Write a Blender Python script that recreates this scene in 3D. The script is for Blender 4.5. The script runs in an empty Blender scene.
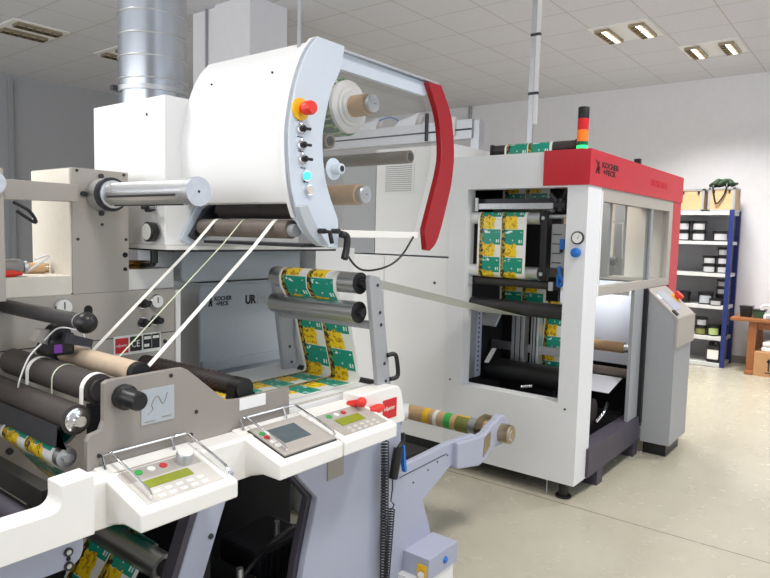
import bpy, bmesh, math, random
from mathutils import Vector, Matrix
random.seed(7)
S = bpy.context.scene
COL = S.collection
# ------------------------------------------------------------------ camera
cam_d = bpy.data.cameras.new('camera'); cam = bpy.data.objects.new('camera', cam_d); COL.objects.link(cam)
cam_d.sensor_width = 36; cam_d.lens = 647.3 / 770 * 36; cam_d.clip_start = .05
ROLL, PITCH, YAW = .0245, .0848, .6643
fw = Vector((math.cos(YAW) * math.cos(PITCH), math.sin(YAW) * math.cos(PITCH), -math.sin(PITCH)))
rt = Vector((math.sin(YAW), -math.cos(YAW), 0)); up = rt.cross(fw)
r2 = math.cos(ROLL) * rt + math.sin(ROLL) * up; u2 = -math.sin(ROLL) * rt + math.cos(ROLL) * up
cam.matrix_world = Matrix(((r2.x, u2.x, -fw.x, 0), (r2.y, u2.y, -fw.y, 0), (r2.z, u2.z, -fw.z, 1.65), (0, 0, 0, 1)))
S.camera = cam
# ------------------------------------------------------------------ world, light, exposure
S.view_settings.view_transform = 'Standard'; S.view_settings.look = 'None'
S.view_settings.exposure = 0.15; S.view_settings.gamma = 1
W = bpy.data.worlds.new('world'); S.world = W; W.use_nodes = True
W.node_tree.nodes['Background'].inputs[0].default_value = (.75, .86, 1, 1)
W.node_tree.nodes['Background'].inputs[1].default_value = 1.0
try:
    S.cycles.use_denoising = True; S.cycles.max_bounces = 8; S.cycles.sample_clamp_indirect = 4
except Exception: pass

def area(name, loc, rot, sx, sy, power, color, spread=180):
    d = bpy.data.lights.new(name, 'AREA'); d.shape = 'RECTANGLE'; d.size = sx; d.size_y = sy
    d.energy = power; d.color = color; d.spread = math.radians(spread)
    o = bpy.data.objects.new(name, d); COL.objects.link(o); o.location = loc; o.rotation_euler = rot
    return o
# daylight through the window band in the wall behind (x = -3) and the one in the wall at y = -3.2
area('daylight_back', (-2.9, 4.7, 2.3), (0, math.radians(-90), 0), 2.0, 10.2, 146, (1, .975, .935))
area('daylight_side', (3.6, -3.1, 2.2), (math.radians(90), 0, 0), 9.0, 1.8, 44, (.86, .92, 1))

# ------------------------------------------------------------------ materials
def lin(c):
    return tuple((x / 12.92 if x <= .04045 else ((x + .055) / 1.055) ** 2.4) for x in [v / 255 for v in c]) + (1,)
def mat(name, rgb, rough=.5, metal=0, var=.04, scale=30, bump=0, emit=0, coat=0, stretch=None, spec=None):
    m = bpy.data.materials.new(name); m.use_nodes = True; nt = m.node_tree; b = nt.nodes['Principled BSDF']
    b.inputs['Roughness'].default_value = rough; b.inputs['Metallic'].default_value = metal
    if spec is not None: b.inputs['Specular IOR Level'].default_value = spec
    if coat: b.inputs['Coat Weight'].default_value = coat
    tc = nt.nodes.new('ShaderNodeTexCoord'); mp = nt.nodes.new('ShaderNodeMapping'); nz = nt.nodes.new('ShaderNodeTexNoise')
    if stretch: mp.inputs['Scale'].default_value = stretch
    nz.inputs['Scale'].default_value = scale; nz.inputs['Detail'].default_value = 3
    nt.links.new(tc.outputs['Object'], mp.inputs[0]); nt.links.new(mp.outputs[0], nz.inputs[0])
    rp = nt.nodes.new('ShaderNodeValToRGB'); c = lin(rgb)
    rp.color_ramp.elements[0].position = .3; rp.color_ramp.elements[1].position = .7
    rp.color_ramp.elements[0].color = tuple(x * (1 - var) for x in c[:3]) + (1,)
    rp.color_ramp.elements[1].color = tuple(min(1, x * (1 + var)) for x in c[:3]) + (1,)
    nt.links.new(nz.outputs[0], rp.inputs[0]); nt.links.new(rp.outputs[0], b.inputs['Base Color'])
    if bump:
        bp = nt.nodes.new('ShaderNodeBump'); bp.inputs['Strength'].default_value = bump; bp.inputs['Distance'].default_value = .002
        nt.links.new(nz.outputs[0], bp.inputs['Height']); nt.links.new(bp.outputs[0], b.inputs['Normal'])
    if emit:
        b.inputs['Emission Color'].default_value = c; b.inputs['Emission Strength'].default_value = emit
    return m

class X:                                   # tiny node-expression helper
    def __init__(s, nt, sock): s.nt, s.s = nt, sock
    def op(s, o, a, b=None, c=None):
        n = s.nt.nodes.new('ShaderNodeMath'); n.operation = o
        for i, v in enumerate((a, b, c)):
            if v is None: continue
            if isinstance(v, X): s.nt.links.new(v.s, n.inputs[i])
            else: n.inputs[i].default_value = v
        return X(s.nt, n.outputs[0])
    def __add__(s, o): return s.op('ADD', s, o)
    def __sub__(s, o): return s.op('SUBTRACT', s, o)
    def __mul__(s, o): return s.op('MULTIPLY', s, o)
    def gt(s, v): return s.op('GREATER_THAN', s, v)
    def lt(s, v): return s.op('LESS_THAN', s, v)
    def fract(s): return s.op('FRACT', s)
    def within(s, a, b): return s.gt(a) * s.lt(b)
    def max(s, o): return s.op('MAXIMUM', s, o)
def mixc(nt, f, a, b):
    n = nt.nodes.new('ShaderNodeMix'); n.data_type = 'RGBA'
    for k, v in ((0, f), (6, a), (7, b)):
        if isinstance(v, X): nt.links.new(v.s, n.inputs[k])
        elif isinstance(v, bpy.types.NodeSocket): nt.links.new(v, n.inputs[k])
        else: n.inputs[k].default_value = v
    return n.outputs[2]

def label_material():
    m = bpy.data.materials.new('printed_label_web'); m.use_nodes = True; nt = m.node_tree; bs = nt.nodes['Principled BSDF']
    bs.inputs['Roughness'].default_value = .32
    uv = nt.nodes.new('ShaderNodeUVMap'); sp = nt.nodes.new('ShaderNodeSeparateXYZ'); nt.links.new(uv.outputs[0], sp.inputs[0])
    u = X(nt, sp.outputs[0]); v = X(nt, sp.outputs[1])
    inside = u.within(.035, .955)
    ul = (u - .035) * (2 / .92)
    a = ul.fract(); b = (v * (1 / .185)).fract()
    vor = nt.nodes.new('ShaderNodeTexVoronoi'); vor.inputs['Scale'].default_value = 1; vor.feature = 'DISTANCE_TO_EDGE'
    mp = nt.nodes.new('ShaderNodeMapping'); mp.inputs['Scale'].default_value = (17, 46, 1)
    nt.links.new(uv.outputs[0], mp.inputs[0]); nt.links.new(mp.outputs[0], vor.inputs['Vector'])
    edge = X(nt, vor.outputs['Distance'])
    nz = nt.nodes.new('ShaderNodeTexNoise'); nz.inputs['Scale'].default_value = 14; nt.links.new(mp.outputs[0], nz.inputs[0]); nz.inputs['Scale'].default_value = .9
    noi = X(nt, nz.outputs[0])
    flower = mixc(nt, noi.gt(.54), lin((250, 214, 30)), lin((226, 176, 22)))
    flower = mixc(nt, edge.lt(.045) * noi.gt(.54), flower, lin((120, 94, 24)))
    dark = mixc(nt, noi.gt(.5), lin((52, 46, 28)), lin((176, 150, 40)))
    green = lin((16, 150, 126))
    wob = (noi - .5) * .35
    fl = (b + wob).gt(.52) * (a + wob).lt(.70) * b.lt(.985)
    gr = b.lt(.55) * a.within(.02, .98)
    leaf = (a + wob).lt(.17) * a.gt(.02)
    col = mixc(nt, gr, lin((240, 240, 236)), green)
    col = mixc(nt, fl, col, flower)
    col = mixc(nt, leaf, col, dark)
    # white print: two characters, a dot and a small script line
    d1 = a.within(.78, .84) * b.within(.36, .47); d2 = a.within(.88, .92) * b.within(.36, .47)
    dot = a.within(.50, .545) * b.within(.36, .41)
    scr = a.within(.2, .5) * b.within(.04, .14) * noi.gt(.52)
    sm = a.within(.74, .95) * b.within(.08, .13) * edge.gt(.15)
    col = mixc(nt, d1.max(d2).max(dot).max(scr).max(sm), col, lin((232, 244, 240)))
    col = mixc(nt, inside, lin((240, 240, 236)), col)
    geo = nt.nodes.new('ShaderNodeNewGeometry')
    col = mixc(nt, X(nt, geo.outputs['Backfacing']), col, lin((232, 236, 226)))   # plain liner on the back of the web
    nt.links.new(col, bs.inputs['Base Color'])
    return m

def tile_material():
    m = bpy.data.materials.new('ceiling_tiles'); m.use_nodes = True; nt = m.node_tree; bs = nt.nodes['Principled BSDF']
    bs.inputs['Roughness'].default_value = .9
    tc = nt.nodes.new('ShaderNodeTexCoord'); sp = nt.nodes.new('ShaderNodeSeparateXYZ'); nt.links.new(tc.outputs['Object'], sp.inputs[0])
    x = ((X(nt, sp.outputs[0]) + .54) * (1 / .625)).fract(); y = ((X(nt, sp.outputs[1]) + .388) * (1 / .625)).fract()
    line = x.lt(.022).max(y.lt(.022))
    nz = nt.nodes.new('ShaderNodeTexNoise'); nz.inputs['Scale'].default_value = 60; nt.links.new(tc.outputs['Object'], nz.inputs[0])
    base = mixc(nt, X(nt, nz.outputs[0]).gt(.5), lin((214, 215, 221)), lin((209, 210, 216)))
    nt.links.new(mixc(nt, line, base, lin((186, 184, 182))), bs.inputs['Base Color'])
    return m

def floor_material():
    m = bpy.data.materials.new('epoxy_floor'); m.use_nodes = True; nt = m.node_tree; bs = nt.nodes['Principled BSDF']
    tc = nt.nodes.new('ShaderNodeTexCoord'); sp = nt.nodes.new('ShaderNodeSeparateXYZ'); nt.links.new(tc.outputs['Object'], sp.inputs[0])
    nz = nt.nodes.new('ShaderNodeTexNoise'); nz.inputs['Scale'].default_value = 1.3; nz.inputs['Detail'].default_value = 6
    nt.links.new(tc.outputs['Object'], nz.inputs[0])
    rp = nt.nodes.new('ShaderNodeValToRGB'); rp.color_ramp.elements[0].position = .35; rp.color_ramp.elements[1].position = .68
    rp.color_ramp.elements[0].color = lin((176, 171, 154)); rp.color_ramp.elements[1].color = lin((185, 180, 163)); nt.links.new(nz.outputs[0], rp.inputs[0])
    x = X(nt, sp.outputs[0])
    joint = x.within(3.785, 3.792)                       # saw-cut floor joint
    nt.links.new(mixc(nt, joint, rp.outputs[0], lin((88, 80, 66))), bs.inputs['Base Color'])
    n2 = nt.nodes.new('ShaderNodeTexNoise'); n2.inputs['Scale'].default_value = 9; nt.links.new(tc.outputs['Object'], n2.inputs[0])
    mr = nt.nodes.new('ShaderNodeMapRange'); mr.inputs[3].default_value = .16; mr.inputs[4].default_value = .34
    nt.links.new(n2.outputs[0], mr.inputs[0]); nt.links.new(mr.outputs[0], bs.inputs['Roughness'])
    return m

def glass_material(name, tint, alpha, rough=.05):
    m = bpy.data.materials.new(name); m.use_nodes = True; nt = m.node_tree
    for n in list(nt.nodes): nt.nodes.remove(n)
    out = nt.nodes.new('ShaderNodeOutputMaterial'); t = nt.nodes.new('ShaderNodeBsdfTransparent'); g = nt.nodes.new('ShaderNodeBsdfGlossy')
    d = nt.nodes.new('ShaderNodeBsdfDiffuse'); d.inputs[0].default_value = lin((235, 235, 230))
    t.inputs[0].default_value = tint; g.inputs['Roughness'].default_value = rough
    fr = nt.nodes.new('ShaderNodeLayerWeight'); fr.inputs[0].default_value = .03
    m1 = nt.nodes.new('ShaderNodeMixShader'); m2 = nt.nodes.new('ShaderNodeMixShader'); m1.inputs[0].default_value = alpha
    nt.links.new(t.outputs[0], m1.inputs[1]); nt.links.new(d.outputs[0], m1.inputs[2])
    nt.links.new(fr.outputs['Fresnel'], m2.inputs[0]); nt.links.new(m1.outputs[0], m2.inputs[1]); nt.links.new(g.outputs[0], m2.inputs[2])
    nt.links.new(m2.outputs[0], out.inputs[0])
    return m

def stripe_roll_material():
    m = bpy.data.materials.new('wound_label_stripes'); m.use_nodes = True; nt = m.node_tree; bs = nt.nodes['Principled BSDF']
    tc = nt.nodes.new('ShaderNodeTexCoord'); mp = nt.nodes.new('ShaderNodeMapping'); mp.inputs['Scale'].default_value = (60, 6, 60)
    nz = nt.nodes.new('ShaderNodeTexNoise'); nz.inputs['Scale'].default_value = 1; nz.inputs['Detail'].default_value = 4
    nt.links.new(tc.outputs['Object'], mp.inputs[0]); nt.links.new(mp.outputs[0], nz.inputs[0])
    rp = nt.nodes.new('ShaderNodeValToRGB'); e = rp.color_ramp.elements
    e[0].position = .36; e[0].color = lin((28, 92, 66)); e[1].position = .66; e[1].color = lin((225, 232, 222))
    k = e.new(.5); k.color = lin((70, 130, 92)); k = e.new(.56); k.color = lin((150, 160, 70))
    nt.links.new(nz.outputs[0], rp.inputs[0]); nt.links.new(rp.outputs[0], bs.inputs['Base Color']); bs.inputs['Roughness'].default_value = .4
    return m

M = dict(
 white=mat('white_powder_coat', (238, 238, 238), .42, bump=.03, scale=300, var=.01),
 cream=mat('cream_white_paint', (241, 239, 235), .4, bump=.03, scale=300, var=.01),
 blue_white=mat('pale_blue_white_paint', (204, 213, 225), .4, var=.01),
 lilac=mat('lilac_grey_paint', (170, 174, 193), .45, bump=.04, scale=400, var=.02),
 beige=mat('beige_grey_paint', (176, 170, 162), .5, bump=.05, scale=400, var=.02),
 beige_lt=mat('light_beige_paint', (226, 220, 208), .5, var=.02),
 plate=mat('ground_grey_plate', (158, 152, 146), .42, .25, var=.03, scale=200),
 grey=mat('mid_grey_paint', (158, 160, 164), .5, var=.02),
 bluegrey=mat('blue_grey_paint', (176, 183, 190), .45, var=.02),
 panel_grey=mat('panel_overlay_grey', (176, 170, 164), .5, var=.03),
 panel_lt=mat('panel_overlay_light', (206, 202, 196), .5, var=.03),
 steel=mat('brushed_steel', (208, 210, 213), .36, 1, var=.06, scale=8, stretch=(40, 1, 40)),
 steel_dull=mat('dull_aluminium', (196, 198, 202), .42, .9, var=.05, scale=40),
 chrome=mat('chrome', (225, 225, 228), .12, 1, var=.02),
 duct=mat('galvanised_sheet', (196, 202, 210), .24, 1, var=.08, scale=6, stretch=(1, 1, .3)),
 rubber=mat('dark_rubber', (64, 58, 56), .6, var=.12, scale=25, bump=.2, stretch=(1, 6, 1)),
 rubber2=mat('charcoal_rubber', (48, 46, 48), .5, var=.1, bump=.1),
 brownroll=mat('brown_grey_roller', (112, 102, 94), .5, var=.06, scale=40),
 black=mat('black_plastic', (22, 22, 24), .4, var=.1),
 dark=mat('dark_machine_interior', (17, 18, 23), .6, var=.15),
 darkmetal=mat('dark_metal', (60, 60, 66), .4, .5, var=.1),
 plum=mat('plum_grey_steel', (70, 66, 78), .5, var=.05),
 red=mat('red_paint', (196, 30, 46), .38, var=.02),
 red2=mat('red_acrylic', (158, 18, 30), .3, var=.02),
 redknob=mat('red_knob_plastic', (228, 54, 42), .3, var=.03),
 yellow=mat('yellow_plastic', (240, 190, 30), .45, var=.03),
 blue=mat('blue_plastic', (30, 110, 200), .35, var=.03),
 navy=mat('navy_blue_paint', (27, 44, 112), .45, var=.04),
 navydark=mat('navy_slot', (24, 38, 92), .5, var=.04),
 green=mat('green_print', (60, 170, 80), .5, var=.03),
 redprint=mat('red_print', (200, 60, 60), .5, var=.03),
 whiteprint=mat('white_print', (236, 236, 232), .5, var=.02),
 blackprint=mat('black_print', (26, 26, 28), .5, var=.02),
 redshade=mat('dark_red_print', (70, 22, 28), .5, var=.1),
 redsign=mat('red_sticker', (206, 32, 44), .4, var=.02),
 lcd=mat('lcd_green', (142, 152, 40), .3, var=.06, scale=60),
 screen=mat('touch_screen_glass', (92, 100, 106), .08, var=.05),
 card=mat('cardboard_tube', (200, 164, 124), .7, var=.06, scale=60, bump=.1),
 tan=mat('tan_core', (206, 184, 160), .6, var=.05, scale=30),
 carton=mat('brown_carton', (186, 142, 100), .75, var=.05),
 wood=mat('oiled_wood', (152, 96, 58), .4, var=.16, scale=6, stretch=(1, 12, 12)),
 plywood=mat('light_plywood', (204, 172, 130), .6, var=.08, scale=6, stretch=(10, 1, 2)),
 shelfgrey=mat('shelf_grey', (206, 208, 208), .5, var=.03),
 shelfback=mat('shelf_sheet_back', (150, 150, 154), .6, var=.03),
 press_white=mat('press_cool_white', (230, 231, 234), .42, var=.01),
 tublabel=mat('shaded_white_tub_label', (186, 186, 190), .6, var=.03),  # white of the tub labels, dimmed in the colour for the shelf shade
 wall=mat('wall_plaster', (232, 232, 237), .85, var=.015, scale=12, bump=.05),
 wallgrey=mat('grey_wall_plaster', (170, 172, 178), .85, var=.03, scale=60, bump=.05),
 base=mat('grey_baseboard', (150, 146, 140), .7, var=.03),
 paper=mat('white_paper', (240, 240, 240), .7, var=.01),
 bronze=mat('bronze_steel', (176, 160, 132), .3, .9, var=.08),
 gold=mat('brass_ring', (196, 160, 92), .35, .8, var=.15, scale=20),
 lever=mat('grey_tube_plastic', (142, 140, 136), .5, var=.04),
 greenbag=mat('green_strap', (48, 70, 48), .8, var=.2, scale=40, bump=.3),
 greenpot=mat('green_crate', (54, 86, 58), .6, var=.1),
 greenlabel=mat('pale_green_label', (168, 184, 118), .6, var=.04),
 oliv=mat('olive_label', (120, 124, 62), .6, var=.06),
 slot=mat('recess_black', (12, 12, 14), .7, var=.05),
 blind=mat('grey_grille', (150, 148, 150), .6, var=.03),
 violet=mat('violet_display', (120, 56, 160), .3, var=.2, scale=200, emit=.12),
 glow_teal=mat('teal_lamp', (60, 230, 190), .3, emit=1.4),
 glow_green=mat('green_lamp', (40, 230, 120), .3, emit=1.6),
 amber=mat('amber_lens', (240, 120, 30), .25, var=.03, emit=.25),
 redlens=mat('red_lens', (200, 30, 34), .25, var=.03, emit=.15),
 greenlens=mat('green_lens', (20, 110, 60), .25, var=.03),
 tube=mat('lit_tube', (255, 250, 240), .5, emit=7),
 tubeoff=mat('unlit_tube', (196, 186, 168), .4),
 louvre=mat('louvre_aluminium', (170, 160, 140), .25, .9),
 strip=mat('white_waste_strip', (246, 244, 238), .5, var=.01),
 thread=mat('pale_green_waste_thread', (212, 220, 192), .5, var=.02),
 sheet=mat('white_liner_sheet', (226, 230, 240), .45, var=.01),
 label=label_material(), tile=tile_material(), floor=floor_material(), roll=stripe_roll_material(),
 guard=glass_material('clear_guard', (.95, .95, .95, 1), .05),
 pane=glass_material('press_window_glass', (.92, .94, .93, 1), .06),
)
# ------------------------------------------------------------------ mesh helpers
def link(name, me, m, parent=None, smooth=False, angle=40, bevel=0, seg=2):
    o = bpy.data.objects.new(name, me); COL.objects.link(o)
    if m is not None: me.materials.append(M[m] if isinstance(m, str) else m)
    if smooth:
        for p in me.polygons: p.use_smooth = True
        bm = bmesh.new(); bm.from_mesh(me); lim = math.radians(angle)
        for e in bm.edges:
            if len(e.link_faces) == 2 and e.calc_face_angle(0) > lim: e.smooth = False
        bm.to_mesh(me); bm.free()
    if bevel:
        b = o.modifiers.new('bevel', 'BEVEL'); b.width = bevel; b.segments = seg; b.limit_method = 'ANGLE'; b.angle_limit = math.radians(35)
        b.harden_normals = False
    if parent is not None: adopt(o, parent)
    return o
def adopt(o, p):
    o.parent = p
    o.matrix_parent_inverse = Matrix.Translation(-p.location) if p.type == 'EMPTY' else Matrix.Identity(4)
class MB:                                        # collects shapes into one mesh
    def __init__(s): s.v = []; s.f = []
    def add(s, v, f):
        n = len(s.v); s.v += [tuple(p) for p in v]; s.f += [tuple(i + n for i in q) for q in f]; return s
    def box(s, x0, x1, y0, y1, z0, z1):
        v = [(x, y, z) for x in (x0, x1) for y in (y0, y1) for z in (z0, z1)]
        return s.add(v, [(0, 1, 3, 2), (4, 6, 7, 5), (0, 4, 5, 1), (2, 3, 7, 6), (0, 2, 6, 4), (1, 5, 7, 3)])
    def prism(s, pts, a0, a1, axis='y'):         # pts in (x,z) for axis y, (y,z) for axis x, (x,y) for axis z
        def P(p, a): return {'y': (p[0], a, p[1]), 'x': (a, p[0], p[1]), 'z': (p[0], p[1], a)}[axis]
        n = len(pts); v = [P(p, a0) for p in pts] + [P(p, a1) for p in pts]
        return s.add(v, [tuple(range(n)), tuple(range(2 * n - 1, n - 1, -1))] + [(i, i + n, (i + 1) % n + n, (i + 1) % n) for i in range(n)])
    def hexa(s, v8):                             # 8 corners: bottom loop then top loop
        return s.add(v8, [(0, 1, 2, 3), (7, 6, 5, 4)] + [(i, i + 4, (i + 1) % 4 + 4, (i + 1) % 4) for i in range(4)])
    def cyl(s, p0, p1, r, r1=None, n=28):
        p0, p1 = Vector(p0), Vector(p1); d = (p1 - p0).normalized(); r1 = r if r1 is None else r1
        a = d.orthogonal().normalized(); b = d.cross(a)
        v = [p0 + (a * math.cos(t) + b * math.sin(t)) * r for t in [2 * math.pi * i / n for i in range(n)]]
        v += [p1 + (a * math.cos(t) + b * math.sin(t)) * r1 for t in [2 * math.pi * i / n for i in range(n)]]
        return s.add(v, [tuple(range(n)), tuple(range(2 * n - 1, n - 1, -1))] + [(i, i + n, (i + 1) % n + n, (i + 1) % n) for i in range(n)])
    def lathe(s, p0, d, prof, n=28):             # prof: (distance along d, radius)
        p0 = Vector(p0); d = Vector(d).normalized(); a = d.orthogonal().normalized(); b = d.cross(a); k = len(s.v)
        rings = []
        for t, r in prof:
            s.v += [tuple(p0 + d * t + (a * math.cos(q) + b * math.sin(q)) * r) for q in [2 * math.pi * i / n for i in range(n)]]
        for j in range(len(prof) - 1):
            for i in range(n): s.f.append((k + j * n + i, k + (j + 1) * n + i, k + (j + 1) * n + (i + 1) % n, k + j * n + (i + 1) % n))
        s.f.append(tuple(k + i for i in range(n))); s.f.append(tuple(k + (len(prof) - 1) * n + n - 1 - i for i in range(n)))
        return s
    def tube(s, pts, r, n=10):
        pts = [Vector(p) for p in pts]; k = len(s.v); m = len(pts); prev = None
        for i, p in enumerate(pts):
            d = (pts[min(i + 1, m - 1)] - pts[max(i - 1, 0)]).normalized()
            a = d.orthogonal().normalized() if prev is None else (prev - d * prev.dot(d)).normalized()
            prev = a; b = d.cross(a)
            s.v += [tuple(p + (a * math.cos(t) + b * math.sin(t)) * r) for t in [2 * math.pi * j / n for j in range(n)]]
        for i in range(m - 1):
            for j in range(n): s.f.append((k + i * n + j, k + i * n + (j + 1) % n, k + (i + 1) * n + (j + 1) % n, k + (i + 1) * n + j))
        s.f.append(tuple(k + j for j in range(n - 1, -1, -1))); s.f.append(tuple(k + (m - 1) * n + j for j in range(n)))
        return s
    def ribbon(s, pts, y0, y1, th):              # strip in the xz plane, closed thin solid
        P = [Vector((p[0], 0, p[1])) for p in pts]; top = []; bot = []
        for i, p in enumerate(P):
            d = (P[min(i + 1, len(P) - 1)] - P[max(i - 1, 0)]).normalized(); nrm = Vector((-d.z, 0, d.x))
            top.append(p + nrm * th / 2); bot.append(p - nrm * th / 2)
        loop = top + bot[::-1]
        n = len(top); k = len(s.v)
        for y in (y0, y1): s.v += [(q.x, y, q.z) for q in loop]
        N = 2 * n
        for i in range(N): s.f.append((k + i, k + N + i, k + N + (i + 1) % N, k + (i + 1) % N))
        for i in range(n - 1):
            s.f.append((k + i, k + i + 1, k + N - 2 - i, k + N - 1 - i)); s.f.append((k + N + i, k + N + N - 1 - i, k + N + N - 2 - i, k + N + i + 1))
        return s
    def build(s, name, m, parent=None, smooth=False, bevel=0, seg=2, angle=40):
        bm = bmesh.new(); vs = [bm.verts.new(p) for p in s.v]
        for f in s.f:
            try: bm.faces.new([vs[i] for i in f])
            except ValueError: pass
        bmesh.ops.recalc_face_normals(bm, faces=bm.faces)
        me = bpy.data.meshes.new(name); bm.to_mesh(me); bm.free()
        return link(name, me, m, parent, smooth, angle, bevel, seg)
def box(name, m, p, x0, x1, y0, y1, z0, z1, bevel=0): return MB().box(x0, x1, y0, y1, z0, z1).build(name, m, p, bevel=bevel)
def prism(name, m, p, pts, a0, a1, axis='y', bevel=0, smooth=False, seg=2): return MB().prism(pts, a0, a1, axis).build(name, m, p, bevel=bevel, smooth=smooth, seg=seg)
def cyl(name, m, p, p0, p1, r, r1=None, n=28): return MB().cyl(p0, p1, r, r1, n).build(name, m, p, smooth=True)
def rolly(name, m, p, x, z, y0, y1, r, n=32): return cyl(name, m, p, (x, y0, z), (x, y1, z), r, n=n)
def lathe(name, m, p, p0, d, prof, n=28): return MB().lathe(p0, d, prof, n).build(name, m, p, smooth=True)
def tube(name, m, p, pts, r, n=10): return MB().tube(pts, r, n).build(name, m, p, smooth=True)
def sphere(name, m, p, c, r, sc=(1, 1, 1)):
    bm = bmesh.new(); bmesh.ops.create_uvsphere(bm, u_segments=24, v_segments=14, radius=r)
    for v in bm.verts: v.co = Vector((v.co.x * sc[0] + c[0], v.co.y * sc[1] + c[1], v.co.z * sc[2] + c[2]))
    me = bpy.data.meshes.new(name); bm.to_mesh(me); bm.free(); return link(name, me, m, p, True)
def arc(cx, cz, r, a0, a1, n=12): return [(cx + r * math.cos(math.radians(a0 + (a1 - a0) * i / n)), cz + r * math.sin(math.radians(a0 + (a1 - a0) * i / n))) for i in range(n + 1)]
def spline(pts, n=6):
    out = []; P = [Vector(p) for p in pts]; m = len(P)
    for i in range(m - 1):
        a, b, c, d = P[max(i - 1, 0)], P[i], P[i + 1], P[min(i + 2, m - 1)]
        for k in range(n):
            t = k / n; out.append(tuple(.5 * ((2 * b) + (c - a) * t + (2 * a - 5 * b + 4 * c - d) * t * t + (3 * b - a - 3 * c + d) * t ** 3)))
    return out + [tuple(P[-1])]
def text(name, body, m, p, origin, xdir, ydir, h, squash=1, bold=0):
    cu = bpy.data.curves.new(name, 'FONT'); cu.body = body; cu.size = 1; cu.extrude = .004; cu.offset = bold
    tmp = bpy.data.objects.new('tmp', cu); COL.objects.link(tmp); bpy.context.view_layer.update()
    me = bpy.data.meshes.new_from_object(tmp.evaluated_get(bpy.context.evaluated_depsgraph_get())); bpy.data.objects.remove(tmp)
    xd, yd = Vector(xdir).normalized(), Vector(ydir).normalized(); zd = xd.cross(yd)
    for v in me.vertices: v.co = Vector(origin) + xd * v.co.x * h * squash + yd * v.co.y * h + zd * v.co.z * .15
    me.name = name
    return link(name, me, m, p)
def web(name, pts, y0, y1, v0=0, vdir=1, parent=None, jump=None):
    """film in the xz plane along pts; u runs from y1 (0) to y0 (1), v in metres along the path"""
    bm = bmesh.new(); uvl = bm.loops.layers.uv.new('UVMap'); L = 0; rows = []
    for i, p in enumerate(pts):
        if i: L += math.dist(p, pts[i - 1])
        if jump and i == jump[0]: L += jump[1]               # a splice hidden on the black roller
        a, b = bm.verts.new((p[0], y1, p[1])), bm.verts.new((p[0], y0, p[1])); rows.append((a, b, v0 + vdir * L))
    for (a, b, v), (c, d, w) in zip(rows, rows[1:]):
        f = bm.faces.new((a, b, d, c))
        for lp, q in zip(f.loops, ((0, v), (1, v), (1, w), (0, w))): lp[uvl].uv = q
    me = bpy.data.meshes.new(name); bm.to_mesh(me); bm.free()
    return link(name, me, 'label', parent, True)
def thing(name, label, cat, loc=(0, 0, 0), group=None):
    o = bpy.data.objects.new(name, None); o.empty_display_size = .1; COL.objects.link(o); o.location = loc
    return tag(o, label, cat, group)
def tag(o, label, cat, group=None, kind=None):
    o['label'] = label; o['category'] = cat
    if group: o['group'] = group
    if kind: o['kind'] = kind
    return o
def struct(o): o['kind'] = 'structure'; return o
def clone(root, offset, label, group=None):
    r = root.copy(); COL.objects.link(r); r.location = Vector(root.location) + Vector(offset); r['label'] = label
    if group: r['group'] = group
    for ch in list(root.children):
        c = ch.copy(); COL.objects.link(c); c.parent = r
        for g in list(ch.children):
            d = g.copy(); COL.objects.link(d); d.parent = c
    return r

# ================================================================== ROOM
H = 3.9; XB, YL, XW, YR = 9.95, 10.6, -3.0, -3.2
struct(box('floor', 'floor', None, XW, XB + .2, YR, YL + .2, -.1, 0))
struct(box('ceiling', 'tile', None, XW, XB + .2, YR, YL + .2, H, H + .1))
struct(box('wall_back', 'wall', None, XB, XB + .2, YR, YL + .2, 0, H))
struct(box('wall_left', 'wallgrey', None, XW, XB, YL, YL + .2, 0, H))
# outer walls behind the camera, each with a window band
def banded(name, axis, pos, a0, a1, w0, w1, z0, z1, m='wall'):
    mb = MB()
    for (p, q, lo, hi) in ((a0, a1, 0, z0), (a0, a1, z1, H), (a0, w0, z0, z1), (w1, a1, z0, z1)):
        if axis == 'x': mb.box(pos - .2, pos, p, q, lo, hi)
        else: mb.box(p, q, pos - .2, pos, lo, hi)
    return struct(mb.build(name, m))
banded('wall_front', 'x', XW, YR, YL, -.5, 9.9, 1.25, 3.35)
banded('wall_right', 'y', YR, XW, XB, -1.0, 8.2, 1.25, 3.15)
wf = MB()
for k in range(6): wf.box(XW - .12, XW - .06, -.5 + k * 10.4 / 5 - .03, -.5 + k * 10.4 / 5 + .03, 1.25, 3.35)
struct(wf.build('window_1', 'white'))
wf = MB()
for k in range(6): wf.box(-1 + k * 9.2 / 5 - .03, -1 + k * 9.2 / 5 + .03, YR - .12, YR - .06, 1.25, 3.15)
struct(wf.build('window_2', 'white'))
struct(box('baseboard_back', 'base', None, XB - .015, XB, YR, YL, 0, .1))
struct(box('baseboard_left', 'base', None, XW, XB, YL - .015, YL, 0, .1))
# pillar with its flanking wall piece, seen above the rewinder
struct(box('wall_pillar', 'wall', None, 4.2, 4.68, 5.01, 5.55, 0, H))
struct(box('wall_niche', 'wall', None, 4.24, 4.7, 5.55, 5.97, 0, H))
struct(box('trim_1', 'grey', None, 4.25, 4.31, 10.54, 10.6, 0, 3.82))
t = tag(tube('conduit_pipe', 'grey', None, [(4.22, 5.72, 0.0), (4.22, 5.72, H)], .012), 'thin pipe running up the white pillar behind the duct', 'pipe')

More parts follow.
